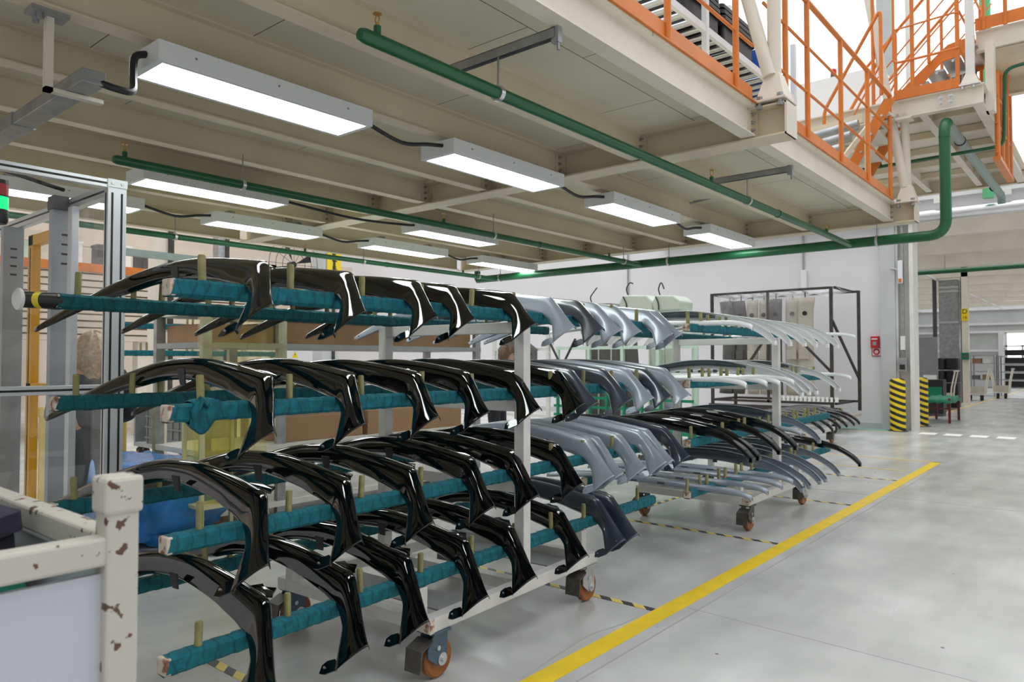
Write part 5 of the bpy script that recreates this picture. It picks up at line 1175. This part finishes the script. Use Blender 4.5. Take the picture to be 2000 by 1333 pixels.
def pushcart(label, x, y, L):
    t = thing('push_cart', label, 'cart', (x, y, 0), world=True)
    MB().box((x - L / 2, y, .22), (x + L / 2, y + .6, .28)).build('deck', 'rack_white', t); MB().box((x - L / 2, y - .01, .28), (x + L / 2, y + .01, .52)).box((x - L / 2, y + .59, .28), (x + L / 2, y + .61, .52)).build_each('side', 'trim_beige', t)
    for s in (-1, 1):
        for dy in (.05, .55): MB().tube([(x + s * L / 2, y + dy, .25), (x + s * (L / 2 + .04), y + dy, .7), (x + s * (L / 2 + .14), y + dy, 1.2)], .022, 8).build('handle_bar', 'cream_light', t, True)
        MB().box((x + s * (L / 2 + .14) - .04, y + .03, 1.18), (x + s * (L / 2 + .14) + .04, y + .57, 1.22)).build('handle_grip', 'rack_white', t)
        for dy in (.1, .5): MB().lathe([(.085, -.025), (.09, 0), (.085, .025)], (x + s * (L / 2 - .12), y + dy, .09), 14, 'x').cbox((x + s * (L / 2 - .12), y + dy, .16), (.06, .1, .12)).build('wheel', 'tyre', t, True)
pushcart('pale push cart nearest the green table in the wing', -4.2, 25.6, .36)
pushcart('pale push cart in front of the wire shelves, the left one', -4.28, 32.5, .62)
pushcart('pale push cart in front of the wire shelves, the right one', -3.72, 35, .5)
t = thing('small_table', 'small table with green cloth top and dark red legs beyond the pillar', 'table', (-3.45, 21, 0), world=True)
rows = [[(-3.76 + .62 * i / 10, 20.2 + 1.5 * j / 10, .62 + .02 * math.sin(i * 2 + j) - (.12 if i in (0, 10) or j in (0, 10) else 0)) for j in range(11)] for i in range(11)]
MB().grid(rows).build('cloth_top', 'bottle', t, True).modifiers.new('thickness', 'SOLIDIFY').thickness = .02
for x in (-3.7, -3.2):
    for y in (20.3, 21.6): MB().cbox((x, y, .3), (.05, .05, .6)).build('leg', 'maroon', t)
MB().bar((-3.7, 20.3, .35), (-3.2, 20.3, .35), .03, .03).build('stretcher', 'maroon', t)
def wire_shelf(label, x0, x1, y, top, items):
    t = thing('wire_shelf', label, 'shelf', ((x0 + x1) / 2, y, 0), world=True)
    for x in (x0, x1):
        for dy in (0, .8): MB().tube([(x, y + dy, 0), (x, y + dy, top)], .025, 8).build('post', 'galv', t, True)
    for k in range(5): 
        z = .35 + k * (top - .4) / 4
        MB().box((x0, y, z), (x1, y + .8, z + .03)).build('shelf_board', 'galv', t)
        if items: MB().rbox(((x0 + x1) / 2, y + .4, z + .17), ((x1 - x0) * .86, .66, .24), .05).build('dark_load', 'black_plastic', t)
wire_shelf('open wire shelf with small boxes under the white column', -5.0, -4.15, 37, 1.78, False)
wire_shelf('long wire shelf packed with dark parts below the bright window', -4.05, -.9, 37.5, 1.75, True)
for i, (x, z, s, m_) in enumerate(((-4.8, 1.421, .32, 'cardboard'), (-4.42, 1.421, .24, 'label_white'), (-4.45, .731, .3, 'cardboard'), (-4.85, .731, .26, 'crate_grey'))):
    t = thing('small_box', ('brown box on the upper board of the open wire shelf', 'white box on the upper board of the open wire shelf', 'orange brown box on a lower board of the open wire shelf', 'grey crate on a lower board of the open wire shelf')[i], 'box', (x, 37.3, z), world=True)
    MB().rbox((x, 37.3, z + s * .3), (s, .4, s * .6), .01).build('body', m_, t); MB().rbox((x, 37.3, z + s * .6), (s + .02, .42, .03), .01).build('lid', m_, t)
t = thing('sprinkler_pipe', 'green pipe running under the wing roof', 'pipe', (-3, 25, 4.2), world=True)
MB().tube([(-11.9, 25, 4.2), (13.9, 25, 4.2)], .07, 12).build('pipe', 'green_pipe', t, True)
for x in (-7, -4, -1, 2): MB().tube([(x, 25, 4.26), (x, 25, 4.9)], .015, 6).build('hanger_rod', 'galv', t)

for o in bpy.data.objects:
    if '_w' in o: del o['_w']
